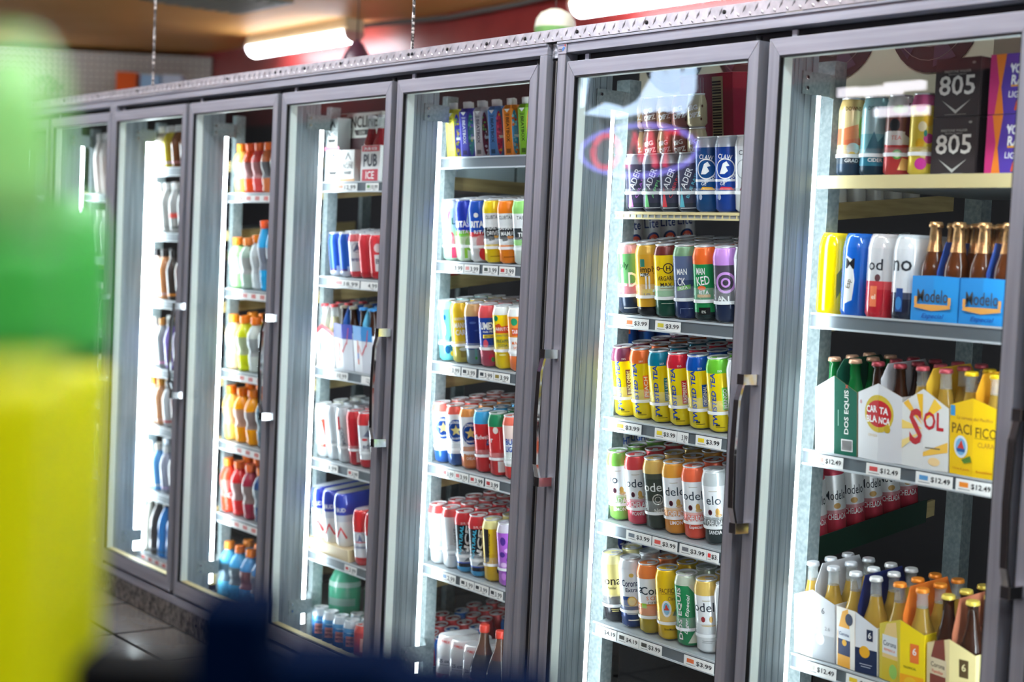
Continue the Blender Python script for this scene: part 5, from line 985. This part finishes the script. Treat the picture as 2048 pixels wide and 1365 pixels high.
# film-wrapped tall can rows
for k, (nm, pr, dec) in enumerate([
 ('bright yellow', [(0, .86, (246, 214, 0)), (.012, 1, (246, 214, 0)), (.17, 1, (240, 208, 10)), (.195, .86, (240, 210, 30)), (.205, .74, (226, 200, 40))], [('p', [(18, 40), (30, 60), (30, 120), (16, 100)], (120, 120, 40))]),
 ('cobalt blue', [(0, .86, (20, 96, 196)), (.012, 1, (20, 96, 196)), (.17, 1, (30, 104, 200)), (.195, .86, (40, 110, 206)), (.205, .74, (90, 150, 220))], [('p', [(-24, 30), (-4, 40), (0, 90), (-8, 140), (-26, 150)], (206, 206, 204)), ('t', 'M', -14, 130, 26, (30, 30, 36)), ('t', 'Esp', -14, 80, 16, (90, 80, 60), 80)]),
 ('silver and red', [(0, .86, (196, 40, 54)), (.012, 1, (196, 40, 54)), (.07, 1, (206, 70, 76)), (.09, 1, (206, 206, 208)), (.17, 1, (214, 212, 212)), (.195, .86, (206, 200, 200)), (.205, .74, (220, 216, 216))], [('t', 'od', -14, 130, 28, (40, 44, 50)), ('e', -6, 98, 7, 9, (90, 60, 66)), ('r', -24, 28, -6, 78, (226, 120, 80)), ('t', 'el', -14, 52, 12, (246, 226, 200))]),
 ('white and navy', [(0, .86, (36, 40, 56)), (.012, 1, (40, 44, 62)), (.05, 1, (70, 76, 96)), (.066, 1, (216, 220, 224)), (.17, 1, (224, 228, 230)), (.195, .86, (206, 212, 216)), (.205, .74, (226, 228, 230))], [('t', 'no', -14, 130, 26, (40, 44, 50)), ('r', -24, 20, -6, 76, (40, 70, 130)), ('e', -16, 40, 8, 16, (60, 130, 190))])]):
    mb = wrapped(pr, .0375, .30, dec); o = mb.build('film_wrapped_can_pack', None, (x7+.026+.079*k, .246, SH[7][1]+.001)); tag(o, f'{nm} film wrapped row of tall cans', 'can pack', 'film wrapped can rows')
gf = longneck(AMB, AMB, GOLDF, None, GOLDF)
mdec = [('L', ('r', 0, 0, 3, 95, (110, 180, 230))), ('R', ('r', 60, 0, 66, 95, (90, 170, 226)))]
MODD = [('p', [(16, 42), (116, 42), (118, 34), (66, 27), (14, 34)], (222, 160, 80)), ('r', 14, 42, 22, 60, (222, 160, 80)), ('r', 110, 42, 118, 60, (222, 160, 80)), ('t', 'Modelo', 66, 62, 30, (70, 68, 70), 0, 88, 0, .006), ('t', 'Especial', 66, 14, 14, (30, 70, 150), 0, 60, .3)]
for k in range(2):
    o = carrier(f'sky blue carrier with gold ribbon, {["left", "right"][k]} one', x7+.370+.137*k, .212, SH[7][1]+.001, .133, .20, .108, .110, (40, 140, 214), (44, 146, 218), [], (52, 86, 168), gf, f'{["left", "right"][k]} sky blue carrier', blab='gold foiled bottle', hh=.19)
    fm = MB(); flat(fm, MODD, (-.0665, -.0068, 0), (1, 0, 0), (0, 0, 1), card); fm.build('front_print', o)
# peaked carriers on the third shelf
z3 = zrow(7, 2, .219)
carrier('dark green carrier with vertical white lettering', x7+.093, .219, z3, .135, .20, .160, .196, (226, 232, 226), (24, 96, 76), [('L', ('p', [(4, 10), (40, 10), (40, 110), (34, 168), (10, 160), (4, 110)], (236, 240, 236))), ('L', ('e', 22, 70, 14, 24, (240, 200, 190))), ('R', ('t', 'DOS EQUIS', 38, 108, 15, (236, 236, 230), 90, 110, 0, .02)), ('R', ('r', 22, 10, 56, 40, (230, 230, 228))), ('R', ('r', 12, 72, 14, 112, (150, 200, 180))), ('R', ('t', 'X', 38, 172, 9, (226, 70, 60)))]+[('R', ('r', 25+3.4*q, 13, 26.8+3.4*q, 37, (40, 40, 40))) for q in range(9)], (24, 90, 70), longneck(GRN, GRN, capm((206, 160, 130)), None, None), 'green lettered carrier', blab='green bottle', side=(150, 130, 100), th=.08)
carrier('white carrier with red and gold oval', x7+.232, .219, z3, .134, .20, .162, .190, (226, 226, 226), (214, 214, 216), [('L', ('p', [(67, 60)]+[(67-44*math.sin(a), 116+46*math.cos(a)) for a in [math.pi*k/12 for k in range(13)]], (206, 180, 60))), ('R', ('p', [(0+44*math.sin(a), 116+46*math.cos(a)) for a in [math.pi*k/12 for k in range(13)]], (206, 180, 60))), ('L', ('p', [(67-38*math.sin(a), 116+33*math.cos(a)) for a in [math.pi*k/12 for k in range(13)]], (190, 40, 46))), ('R', ('p', [(38*math.sin(a), 116+33*math.cos(a)) for a in [math.pi*k/12 for k in range(13)]], (190, 40, 46))), ('L', ('t', 'CAR', 46, 126, 17, W, 4, 34, 0, .03)), ('R', ('t', 'TA', 16, 124, 17, W, -4, 26, 0, .03)), ('L', ('t', 'BLA', 46, 102, 17, W, 4, 34, 0, .03)), ('R', ('t', 'NCA', 18, 100, 17, W, -4, 32, 0, .03)), ('R', ('e', 26, 80, 9, 9, (190, 160, 40))), ('L', ('t', 'CERVEZA', 50, 62, 6, (206, 180, 130), 0, 30)), ('L', ('e', 10, 140, 3, 5, (200, 150, 150)))], (214, 214, 218), longneck(AMBD, AMBD, capm((150, 50, 60)), card((220, 214, 206))), 'white oval carrier', blab='dark bottle with maroon cap', th=.08)
rays = [('L', ('p', [(66, 110), (66, 178), (46, 176)], (244, 190, 30))), ('L', ('p', [(66, 104), (20, 160), (4, 150)], (244, 190, 60))), ('L', ('p', [(66, 96), (0, 110), (0, 88)], (246, 214, 110))), ('R', ('p', [(0, 112), (30, 170), (50, 150)], (246, 200, 70))), ('R', ('p', [(0, 40), (66, 70), (66, 46), (0, 30)], (240, 190, 80))), ('L', ('p', [(66, 90), (0, 60), (0, 40)], (246, 220, 140)))]
carrier('white carrier with yellow sun rays and big red letters', x7+.366, .219, z3, .134, .20, .150, .190, (228, 228, 224), (222, 222, 218), rays+[('L', ('t', 'S', 44, 98, 86, (190, 44, 52), 0, 40, 0, .02)), ('R', ('t', 'OL', 28, 116, 44, (190, 44, 52), 0, 54, 0, .02)), ('R', ('r', 6, 50, 46, 53, (110, 100, 90))), ('R', ('e', 30, 20, 16, 10, (240, 206, 150)))], (236, 190, 60), longneck(GLASSCLR, LAG, capm((190, 80, 90))), 'sun ray carrier', blab='clear bottle with red cap', th=.08)
carrier('yellow carrier with life ring badge', x7+.505, .219, z3, .136, .20, .160, .182, (246, 200, 20), (246, 202, 24), [('L', ('r', 2, 136, 16, 160, (60, 150, 210))), ('L', ('t', 'PACI', 36, 108, 24, (126, 96, 30), 0, 58)), ('R', ('t', 'FICO', 34, 104, 24, (126, 96, 30), 0, 54)), ('L', ('t', 'La cerveza', 44, 134, 8, (190, 140, 50), 0, 44, .2)), ('R', ('t', 'del Pacifico', 26, 134, 8, (190, 140, 50), 0, 50, .2)), ('R', ('t', 'CLARA', 34, 76, 12, (190, 140, 50), 0, 42)), ('R', ('r', 4, 90, 62, 91, (126, 96, 30))), ('L', ('e', 34, 66, 20, 26, (220, 230, 236))), ('L', ('e', 34, 66, 15, 20, (120, 180, 220))), ('L', ('p', [(24, 62), (44, 62), (36, 82)], (206, 60, 50))), ('L', ('r', 22, 54, 46, 62, (40, 90, 150))), ('L', ('p', [(36, 36), (62, 48), (66, 34), (44, 28)], (90, 130, 50))), ('L', ('t', '12oz 6 pack', 36, 14, 6, (200, 110, 30), 0, 50)), ('R', ('t', 'bottles', 30, 14, 6, (200, 110, 30), 0, 40))], (240, 170, 40), longneck(GLASSCLR, LAG, capm((240, 200, 20))), 'yellow carrier', blab='clear bottle with yellow cap', th=.08)
# carriers on the fourth shelf
z4 = zrow(7, 3, .219)
carrier('pale grey and white carrier', x7+.062, .219, z4, .135, .20, .150, .176, (240, 236, 228), (206, 208, 210), [('L', ('p', [(12, 10), (60, 10), (60, 110), (52, 170), (24, 160), (12, 110)], (244, 230, 200))), ('L', ('p', [(14, 110), (58, 120), (52, 168), (24, 160)], (240, 210, 140))), ('L', ('t', 'Corona', 36, 100, 9, (150, 150, 160), 0, 36)), ('R', ('t', '6', 32, 128, 16, (110, 110, 114))), ('R', ('r', 0, 0, 66, 66, (176, 180, 184))), ('R', ('e', 24, 54, 13, 15, (224, 226, 228))), ('R', ('t', '90', 10, 80, 9, (190, 190, 194))), ('R', ('t', '2.6', 46, 84, 10, (150, 150, 154)))], (196, 198, 202), longneck(GLASSCLR, LAG, capm((206, 210, 214))), 'pale grey carrier', blab='clear bottle with silver cap', hh=.238, th=.08)
carrier('navy and white carrier with gold seal', x7+.200, .219, z4, .128, .20, .120, .150, (226, 170, 60), (226, 228, 232), [('L', ('r', 0, 0, 64, 150, (240, 236, 226))), ('L', ('p', [(4, 0), (48, 0), (48, 80), (40, 150), (20, 140), (4, 86)], (236, 170, 60))), ('L', ('r', 6, 70, 48, 100, (226, 230, 236))), ('L', ('r', 6, 30, 48, 70, (24, 44, 90))), ('L', ('e', 28, 62, 8, 8, (240, 180, 50))), ('L', ('e', 44, 124, 13, 15, (30, 44, 76))), ('L', ('t', 'Corona', 27, 84, 9, (60, 80, 130), 0, 34)), ('R', ('r', 0, 0, 64, 62, (22, 40, 78))), ('R', ('e', 28, 54, 15, 15, (240, 176, 30))), ('R', ('r', 34, 84, 52, 112, (30, 40, 70))), ('R', ('t', '6', 43, 98, 16, W)), ('R', ('r', 14, 22, 50, 24, (190, 196, 210))), ('R', ('r', 18, 16, 46, 18, (190, 196, 210)))], (34, 44, 96), longneck(GLASSCLR, LAG, capm((236, 238, 238))), 'navy and white carrier', blab='clear bottle with white cap', th=.08)
carrier('yellow and orange carrier with citrus print', x7+.338, .219, z4, .134, .20, .135, .160, (216, 196, 60), (246, 216, 20), [('L', ('p', [(10, 0), (60, 0), (60, 96), (54, 150), (24, 140), (10, 100)], (232, 200, 130))), ('L', ('r', 10, 66, 58, 112, (222, 226, 226))), ('L', ('t', 'Corona', 34, 92, 13, (50, 60, 80), 0, 42)), ('L', ('t', 'REFRESCA', 34, 76, 6, (230, 110, 60), 0, 36)), ('L', ('r', 10, 0, 60, 56, (216, 190, 40))), ('L', ('e', 46, 26, 13, 18, (150, 200, 90))), ('R', ('r', 28, 62, 52, 108, (236, 120, 50))), ('R', ('t', '6', 40, 90, 18, W)), ('R', ('r', 0, 0, 66, 30, (246, 170, 20))), ('R', ('e', 30, 10, 18, 16, (246, 196, 40))), ('R', ('t', 'TROPICAL', 28, 48, 6, (120, 110, 20), 0, 36))], (240, 130, 50), longneck(GLASSCLR, LAG, capm((248, 150, 50))), 'yellow and orange carrier', blab='clear bottle with orange cap', th=.08)
carrier('cream carrier with dark bottle print', x7+.480, .219, z4, .136, .20, .120, .145, (232, 214, 160), (240, 224, 160), [('L', ('p', [(10, 0), (58, 0), (58, 70), (52, 140), (24, 130), (10, 80)], (130, 60, 46))), ('L', ('r', 10, 50, 60, 90, (222, 206, 170))), ('L', ('t', 'Corona', 34, 74, 12, (60, 50, 50), 0, 42)), ('L', ('t', 'Familiar', 34, 58, 8, (206, 70, 60), 0, 34)), ('R', ('r', 26, 62, 50, 104, (90, 70, 40))), ('R', ('t', '6', 38, 86, 18, (240, 226, 170)))], (196, 120, 90), longneck(AMBD, AMBD, capm((232, 206, 90))), 'cream carrier', blab='dark bottle with gold cap', th=.08)

# ---- price tags
for n, u0, u1, t, c, d in [(1, 1249.4, 1297.7, '$3.99', (226, 120, 60), 'first from left'), (1, 1311, 1361.7, '$3.99', (214, 200, 60), 'second from left'), (2, 1229.5, 1283, '$3.99', (230, 180, 60), 'first from left'), (2, 1310, 1354, '$3.99', (236, 210, 40), 'second from left'), (2, 1355, 1377, '3.99', None, 'overlapping third'), (2, 1392, 1443, '$3.99', (236, 206, 40), 'rightmost'),
  (3, 1253, 1303, '$3.99', (110, 120, 130), 'first from left'), (3, 1305, 1355, '$3.99', (226, 90, 80), 'second from left'), (3, 1359.6, 1413, '$3.99', (110, 110, 116), 'third from left'), (3, 1414, 1438, '$3.', (220, 60, 60), 'cut by the stile'),
  (4, 1192, 1233.5, '$4.19', (110, 100, 90), 'first from left'), (4, 1235, 1278, '$4.19', (60, 56, 50), 'second from left'), (4, 1279, 1324, '$3.99', (60, 56, 50), 'third from left'), (4, 1368.5, 1428, '$3.99', (226, 110, 60), 'rightmost')]: price_tag(6, n, u0, u1, t, c, d)
for n, u0, u1, c, d in [(1, 897, 927.5, None, 'first from left'), (1, 929, 959, (220, 150, 150), 'second from left'), (1, 966, 996, (70, 80, 70), 'third from left'), (1, 999, 1030.5, (190, 60, 60), 'fourth from left'), (2, 893, 921, (240, 200, 120), 'first from left'), (2, 923.6, 952.6, (50, 54, 60), 'second from left'), (2, 958, 987, (50, 54, 60), 'third from left'), (2, 988, 1020, (150, 130, 60), 'fourth from left'),
  (3, 885, 909, (206, 90, 90), 'first from left'), (3, 910, 937, (206, 90, 90), 'second from left'), (3, 939, 967.5, (190, 60, 60), 'third from left'), (3, 971, 999, (190, 60, 60), 'fourth from left'), (4, 884, 911.6, (110, 150, 190), 'first from left'), (4, 920.5, 948, (40, 40, 44), 'second from left'), (4, 949.5, 977, (40, 40, 44), 'third from left'), (4, 980, 1006, (40, 40, 44), 'fourth from left')]: price_tag(5, n, u0, u1, '2.99' if (n, d) == (4, 'first from left') else '3.99', c, d)
for n, u0, u1, t, c, d in [(0, 672, 714.7, '12.99', (220, 140, 110), 'left one'), (0, 732, 757.6, '10.99', (110, 160, 100), 'right one'), (1, 667, 719.5, '18.99', (220, 160, 160), 'left one'), (1, 722, 757, '4.99', None, 'right one'), (2, 660.5, 696, '10.99', None, 'left one'), (2, 723, 748, '12.99', None, 'right one'), (3, 643, 676, '3.99', None, 'left one'), (3, 695.5, 717, '3.99', (200, 80, 80), 'middle one'), (4, 689.5, 713.5, '3.99', (190, 60, 60), 'only one')]: price_tag(4, n, u0, u1, t, c, d)
for n, u0, u1, t, c, d in [(2, 1627, 1686.6, '$12.49', (220, 160, 150), 'first from left'), (2, 1733, 1801, '$12.49', (206, 80, 80), 'second from left'), (2, 1832, 1905.6, '$12.49', (90, 150, 200), 'third from left'), (2, 1912, 1987, '$12.49', (236, 140, 50), 'rightmost'), (3, 1608, 1673, '$12.49', (206, 200, 190), 'first from left'), (3, 1692.6, 1760, '$12.49', (236, 200, 40), 'second from left')]: price_tag(7, n, u0, u1, t, c, d)

# ---- right-hand lanes of each rack, glimpsed through the neighbouring door
def lane(i, n, kind, me, size, desc, count, x=.652):
    CUR['door'] = DOORW[i]; CUR['shelf'] = SHELF_NAMES[n]
    for k in range(count):
        th = tilt(i, n); y = Yc+.1*math.sin(th)+k*size[0]*2.06*math.cos(th)
        o = put(kind, me, None, (XD[i]+x, y, zrow(i, n, y)), face_cam(XD[i]+x, y)+.35+random.uniform(-.12, .12)); tag(o, f'{desc}, right lane {ORD[k] or "first"} back, {where()}', 'can', f'right hand lane of the {where()}'); put('can_lid', LIDS[size][0], o); lean(o, th)
def board(i, n, rgb):     # dark side guard of a lane
    z = SH[i][n]; h = slope(i, n)*.6
    vs = [(a, b, z+c+(h if b > .1 else 0)) for c in (-.03, .035) for a, b in ((.6965, .02), (.6995, .02), (.6995, .62), (.6965, .62))]
    MB().add(vs, [(0, 3, 2, 1), (4, 5, 6, 7), (0, 1, 5, 4), (1, 2, 6, 5), (2, 3, 7, 6), (3, 0, 4, 7)], P(rgb, .4)).build('lane_guard', SHOBJ[(i, n)])
bigc = can_body('beer_can', K24, [(.36, (190, 60, 76)), (.42, (206, 140, 146)), (1, (226, 226, 226))], (190, 60, 80), [('t', 'Modelo', -2, 122, 26, (40, 46, 54), 0, 64, 0, .004), ('e', 0, 92, 10, 8, (190, 150, 90)), ('t', 'CHELADA', 0, 62, 16, W, 0, 54)])
lane(6, 3, 'beer_can', bigc, K24, 'silver and red can', 8); board(6, 3, (24, 52, 40))
lt = can_body('light_can', K24, [(1, (226, 228, 230))], (216, 220, 224), [('t', 'Lite', -4, 110, 30, (30, 50, 110), 0, 50), ('e', 0, 60, 22, 22, (40, 60, 110)), ('e', 0, 60, 15, 15, (206, 80, 60)), ('t', 'PILS', 0, 60, 8, W)])
lane(5, 1, 'light_can', lt, K24, 'white can with navy letters', 7); board(5, 1, (110, 26, 38))
bo = can_body('lager_can', K24, [(1, (40, 96, 190))], (60, 110, 200), [('r', -30, 110, 0, 160, (226, 90, 50)), ('r', -24, 120, -6, 126, W), ('p', [(-30, 20), (30, 60), (30, 80), (-30, 40)], (120, 170, 226))])
lane(5, 2, 'lager_can', bo, K24, 'blue can with orange patch', 7)
bl_ = can_body('light_can', K24, [(.3, (226, 226, 226)), (1, (232, 234, 236))], (226, 110, 90), [('t', 'LIGHT', -2, 120, 22, (30, 80, 170), 0, 60, 0, .03), ('t', 'chelada', -2, 90, 18, (226, 90, 60), 0, 56)])
lane(5, 3, 'light_can', bl_, K24, 'white can with blue letters', 7)
na = can_body('lager_can', K24, [(1, (40, 60, 150))], (70, 90, 170), [('t', 'NAT', -2, 130, 26, W, 0, 60)])
lane(5, 4, 'lager_can', na, K24, 'deep blue can', 6)
wl_ = can_body('craft_can', K24, [(1, (214, 214, 210))], (190, 190, 186), [('t', 'pale', 0, 100, 20, (150, 120, 110))])
lane(6, 0, 'craft_can', wl_, K24, 'off white can', 7); lane(6, 1, 'craft_can', can_body('craft_can', K24, [(.5, (40, 44, 56)), (1, (66, 60, 52))], (90, 84, 60)), K24, 'dark can', 7)
rb = can_body('lager_can', K24, [(.14, (206, 60, 56)), (1, (40, 80, 120))], (60, 100, 140), [('r', -20, 60, 20, 64, W)])
lane(4, 1, 'lager_can', rb, (.0368, .207), 'blue can with red base', 7)
for n, c, nm in ((0, (206, 226, 232), 'icy blue and white'), (2, (206, 40, 60), 'crimson')):
    for k in range(2):
        boxthing('stock_carton', f'{nm} carton, {["front", "rear"][k]} of right lane, {SHELF_NAMES[n]}, {DOORW[4]}', 'carton', (XD[4]+.565, .32+.26*k, zrow(4, n, .32+.26*k)), (.24, .25, .2), c, [('r', -120, 20, 120, 70, tuple(int(v*.75) for v in c))], 0, 'cartons in right hand lanes').rotation_euler = (tilt(4, n), 0, 0)
# fan unit at the top of the cold room, behind the rightmost door
fu = empty('evaporator_unit', 'cream evaporator unit with round dark fan openings, high behind the beer boxes', 'evaporator', (3.4, 1.0, 2.13))
MB().box(-1.0, .0, 0, .515, .45, .50, P((214, 204, 178), .5, .1)).build('fan_housing', fu)
for k in range(4):
    o = MB().lathe([(.165, 0), (.165, .004)], DARK, 32).build('fan_opening', fu, (-.82+.375*k, -.0005, .245)); o.rotation_euler = (math.pi/2, 0, 0)
    bl = MB()
    for b in range(5):
        a = 2*math.pi*b/5; bl.add([(.03*math.cos(a), .03*math.sin(a), .006), (.15*math.cos(a-.25), .15*math.sin(a-.25), .012), (.15*math.cos(a+.3), .15*math.sin(a+.3), .007)], [(0, 1, 2)], P((60, 50, 70), .4))
    bl.build('fan_blades', o)
    gd = MB()
    for q in (.05, .09, .13): gd.tube([(q*math.cos(t*.2618), q*math.sin(t*.2618), .018) for t in range(25)], .0012, P((110, 106, 100), .4, .5), 5)
    gd.box(-.15, -.002, .017, .15, .002, .020, P((110, 106, 100), .4, .5)); gd.build('fan_guard', o)
MB().box(-1.0, -.05, -.05, .515, .45, -.0005, P((200, 196, 188), .5)).build('drip_tray', fu)
# black crate and silver cans under the lowest shelf of the second door
bc = MB().box(0, 0, 0, .42, .40, .40, P((4, 4, 5), .9, 0, .1)); o = bc.build('plastic_crate', None, (XD[6]+.008, .30, .1085), 0, .006); tag(o, 'large black crate on the bottom deck, second door from right', 'crate')
bp = MB().box(0, 0, 0, .05, .03, .42, P((206, 206, 200), .5)); o = bp.build('white_post', None, (XD[6]+.44, .5, .1085)); tag(o, 'white post standing right of the black crate', 'post')
CUR['door'], CUR['shelf'] = DOORW[6], 'bottom deck'
MB().box(.43, .02, .108, .69, .26, .235, P((50, 52, 54), .6)).build('riser_crate', RACK[6])
sc_ = can_body('silver_can', K24, [(1, (206, 208, 210))], (206, 208, 210))
for k in range(3): place_can('silver_can', sc_, K24, XD[6]+.47+.08*k, .262, .2355, f'plain silver can number {k+1}', 0)

# ================================================================== FOREGROUND: a display shelf close to the camera
dep = .92
base = atd(60, 1000, dep)
SHZ = 1.30
CH = P((14, 14, 18), .6, 0, .2, 'charcoal_board')
right = Vector((RT.x, RT.y, 0)).normalized(); fwd = Vector((FW.x, FW.y, 0)).normalized(); ang = math.atan2(right.y, right.x)
cpos = CAM+fwd*.90; 
ds = empty('display_shelf', 'dark display shelf in the blurred foreground', 'shelf', (cpos.x, cpos.y, 0), ang)
MB().box(-.55, -.48, SHZ-.03, .3, .2, SHZ, CH).build('shelf_board', ds, bevel=.003)
for xx in (-.54, .26): MB().box(xx, .14, 0, xx+.03, .19, SHZ-.03, CH).build('upright', ds)
YB = P((214, 222, 0), .35, 0, .4, 'yellow_plastic'); GB = P((66, 176, 72), .3, 0, .4, 'green_plastic'); LG = P((150, 226, 130), .2, 0, .6, 'pale_green_plastic')
zb = SHZ
def squeeze(u, dep, R, vy, vg, vt, label, neck):
    b = atd(u, 900, dep); y1, g1, t1 = atd(u, vy, dep).z-zb, atd(u, vg, dep).z-zb, atd(u, vt, dep).z-zb
    o = MB().lathe([(R*.9, 0), (R, .006), (R, y1-.012), (R*.965, y1)], YB, 40).build('squeeze_bottle', None, (b.x, b.y, zb+.0005)); tag(o, label, 'bottle', None)
    h = g1-y1
    MB().lathe([(R*.975, y1), (R*.985, y1+h*.15), (R*.96, y1+h*.45), (R*.90, y1+h*.82), (R*.72 if not neck else R*.89, g1)], GB, 40).build('bottle_shoulder', o)['label'] = 'green shoulder of the bottle'
    if neck:
        k = t1-g1; MB().lathe([(R*.88, g1), (R*.86, g1+k*.2), (R*.78, g1+k*.6), (R*.56, g1+k*.9), (R*.3, t1)], LG, 32).build('bottle_neck', o)['label'] = 'pale green neck of the bottle'
squeeze(78, .95, .0405, 722, 395, 395, 'blurred yellow bottle with green shoulder, right of the two nearest the camera', False)
squeeze(4, .50, .0195, 722, 470, 95, 'slim very blurred yellow bottle with pale green neck, nearest the camera', True)
NB_ = P((0, 13, 40), .9, 0, .02, 'navy_card'); CHB = P((6, 7, 10), .8, 0, .1, 'black_card')
pt = atd(475, 1195, .80); q = MB().box(-.018, -.03, 0, .020, .03, pt.z-SHZ, NB_).build('navy_box', None, (pt.x, pt.y, SHZ+.0005), ang, .003); tag(q, 'dark navy box blurred in the near foreground', 'box')
pt = atd(640, 1305, .76); q = MB().box(-.02, -.03, 0, .045, .03, pt.z-SHZ, NB_).build('navy_box', None, (pt.x, pt.y, SHZ+.0005), ang, .003); tag(q, 'lower dark navy box right of the taller navy box', 'box')
pt = atd(900, 1352, .74); q = MB().box(-.03, -.03, 0, .05, .03, pt.z-SHZ, NB_).build('navy_box', None, (pt.x, pt.y, SHZ+.0005), ang, .003); tag(q, 'lowest dark navy box, furthest right on the near shelf', 'box')
pt = atd(310, 1310, .88); q = MB().box(-.04, -.03, 0, .025, .02, pt.z-SHZ, CHB).build('black_tray', None, (pt.x, pt.y, SHZ+.0005), ang, .003); tag(q, 'black tray between the yellow bottle and navy box', 'tray')
print('OBJECTS', len(SC.objects), 'TOP', len([o for o in SC.objects if not o.parent]))
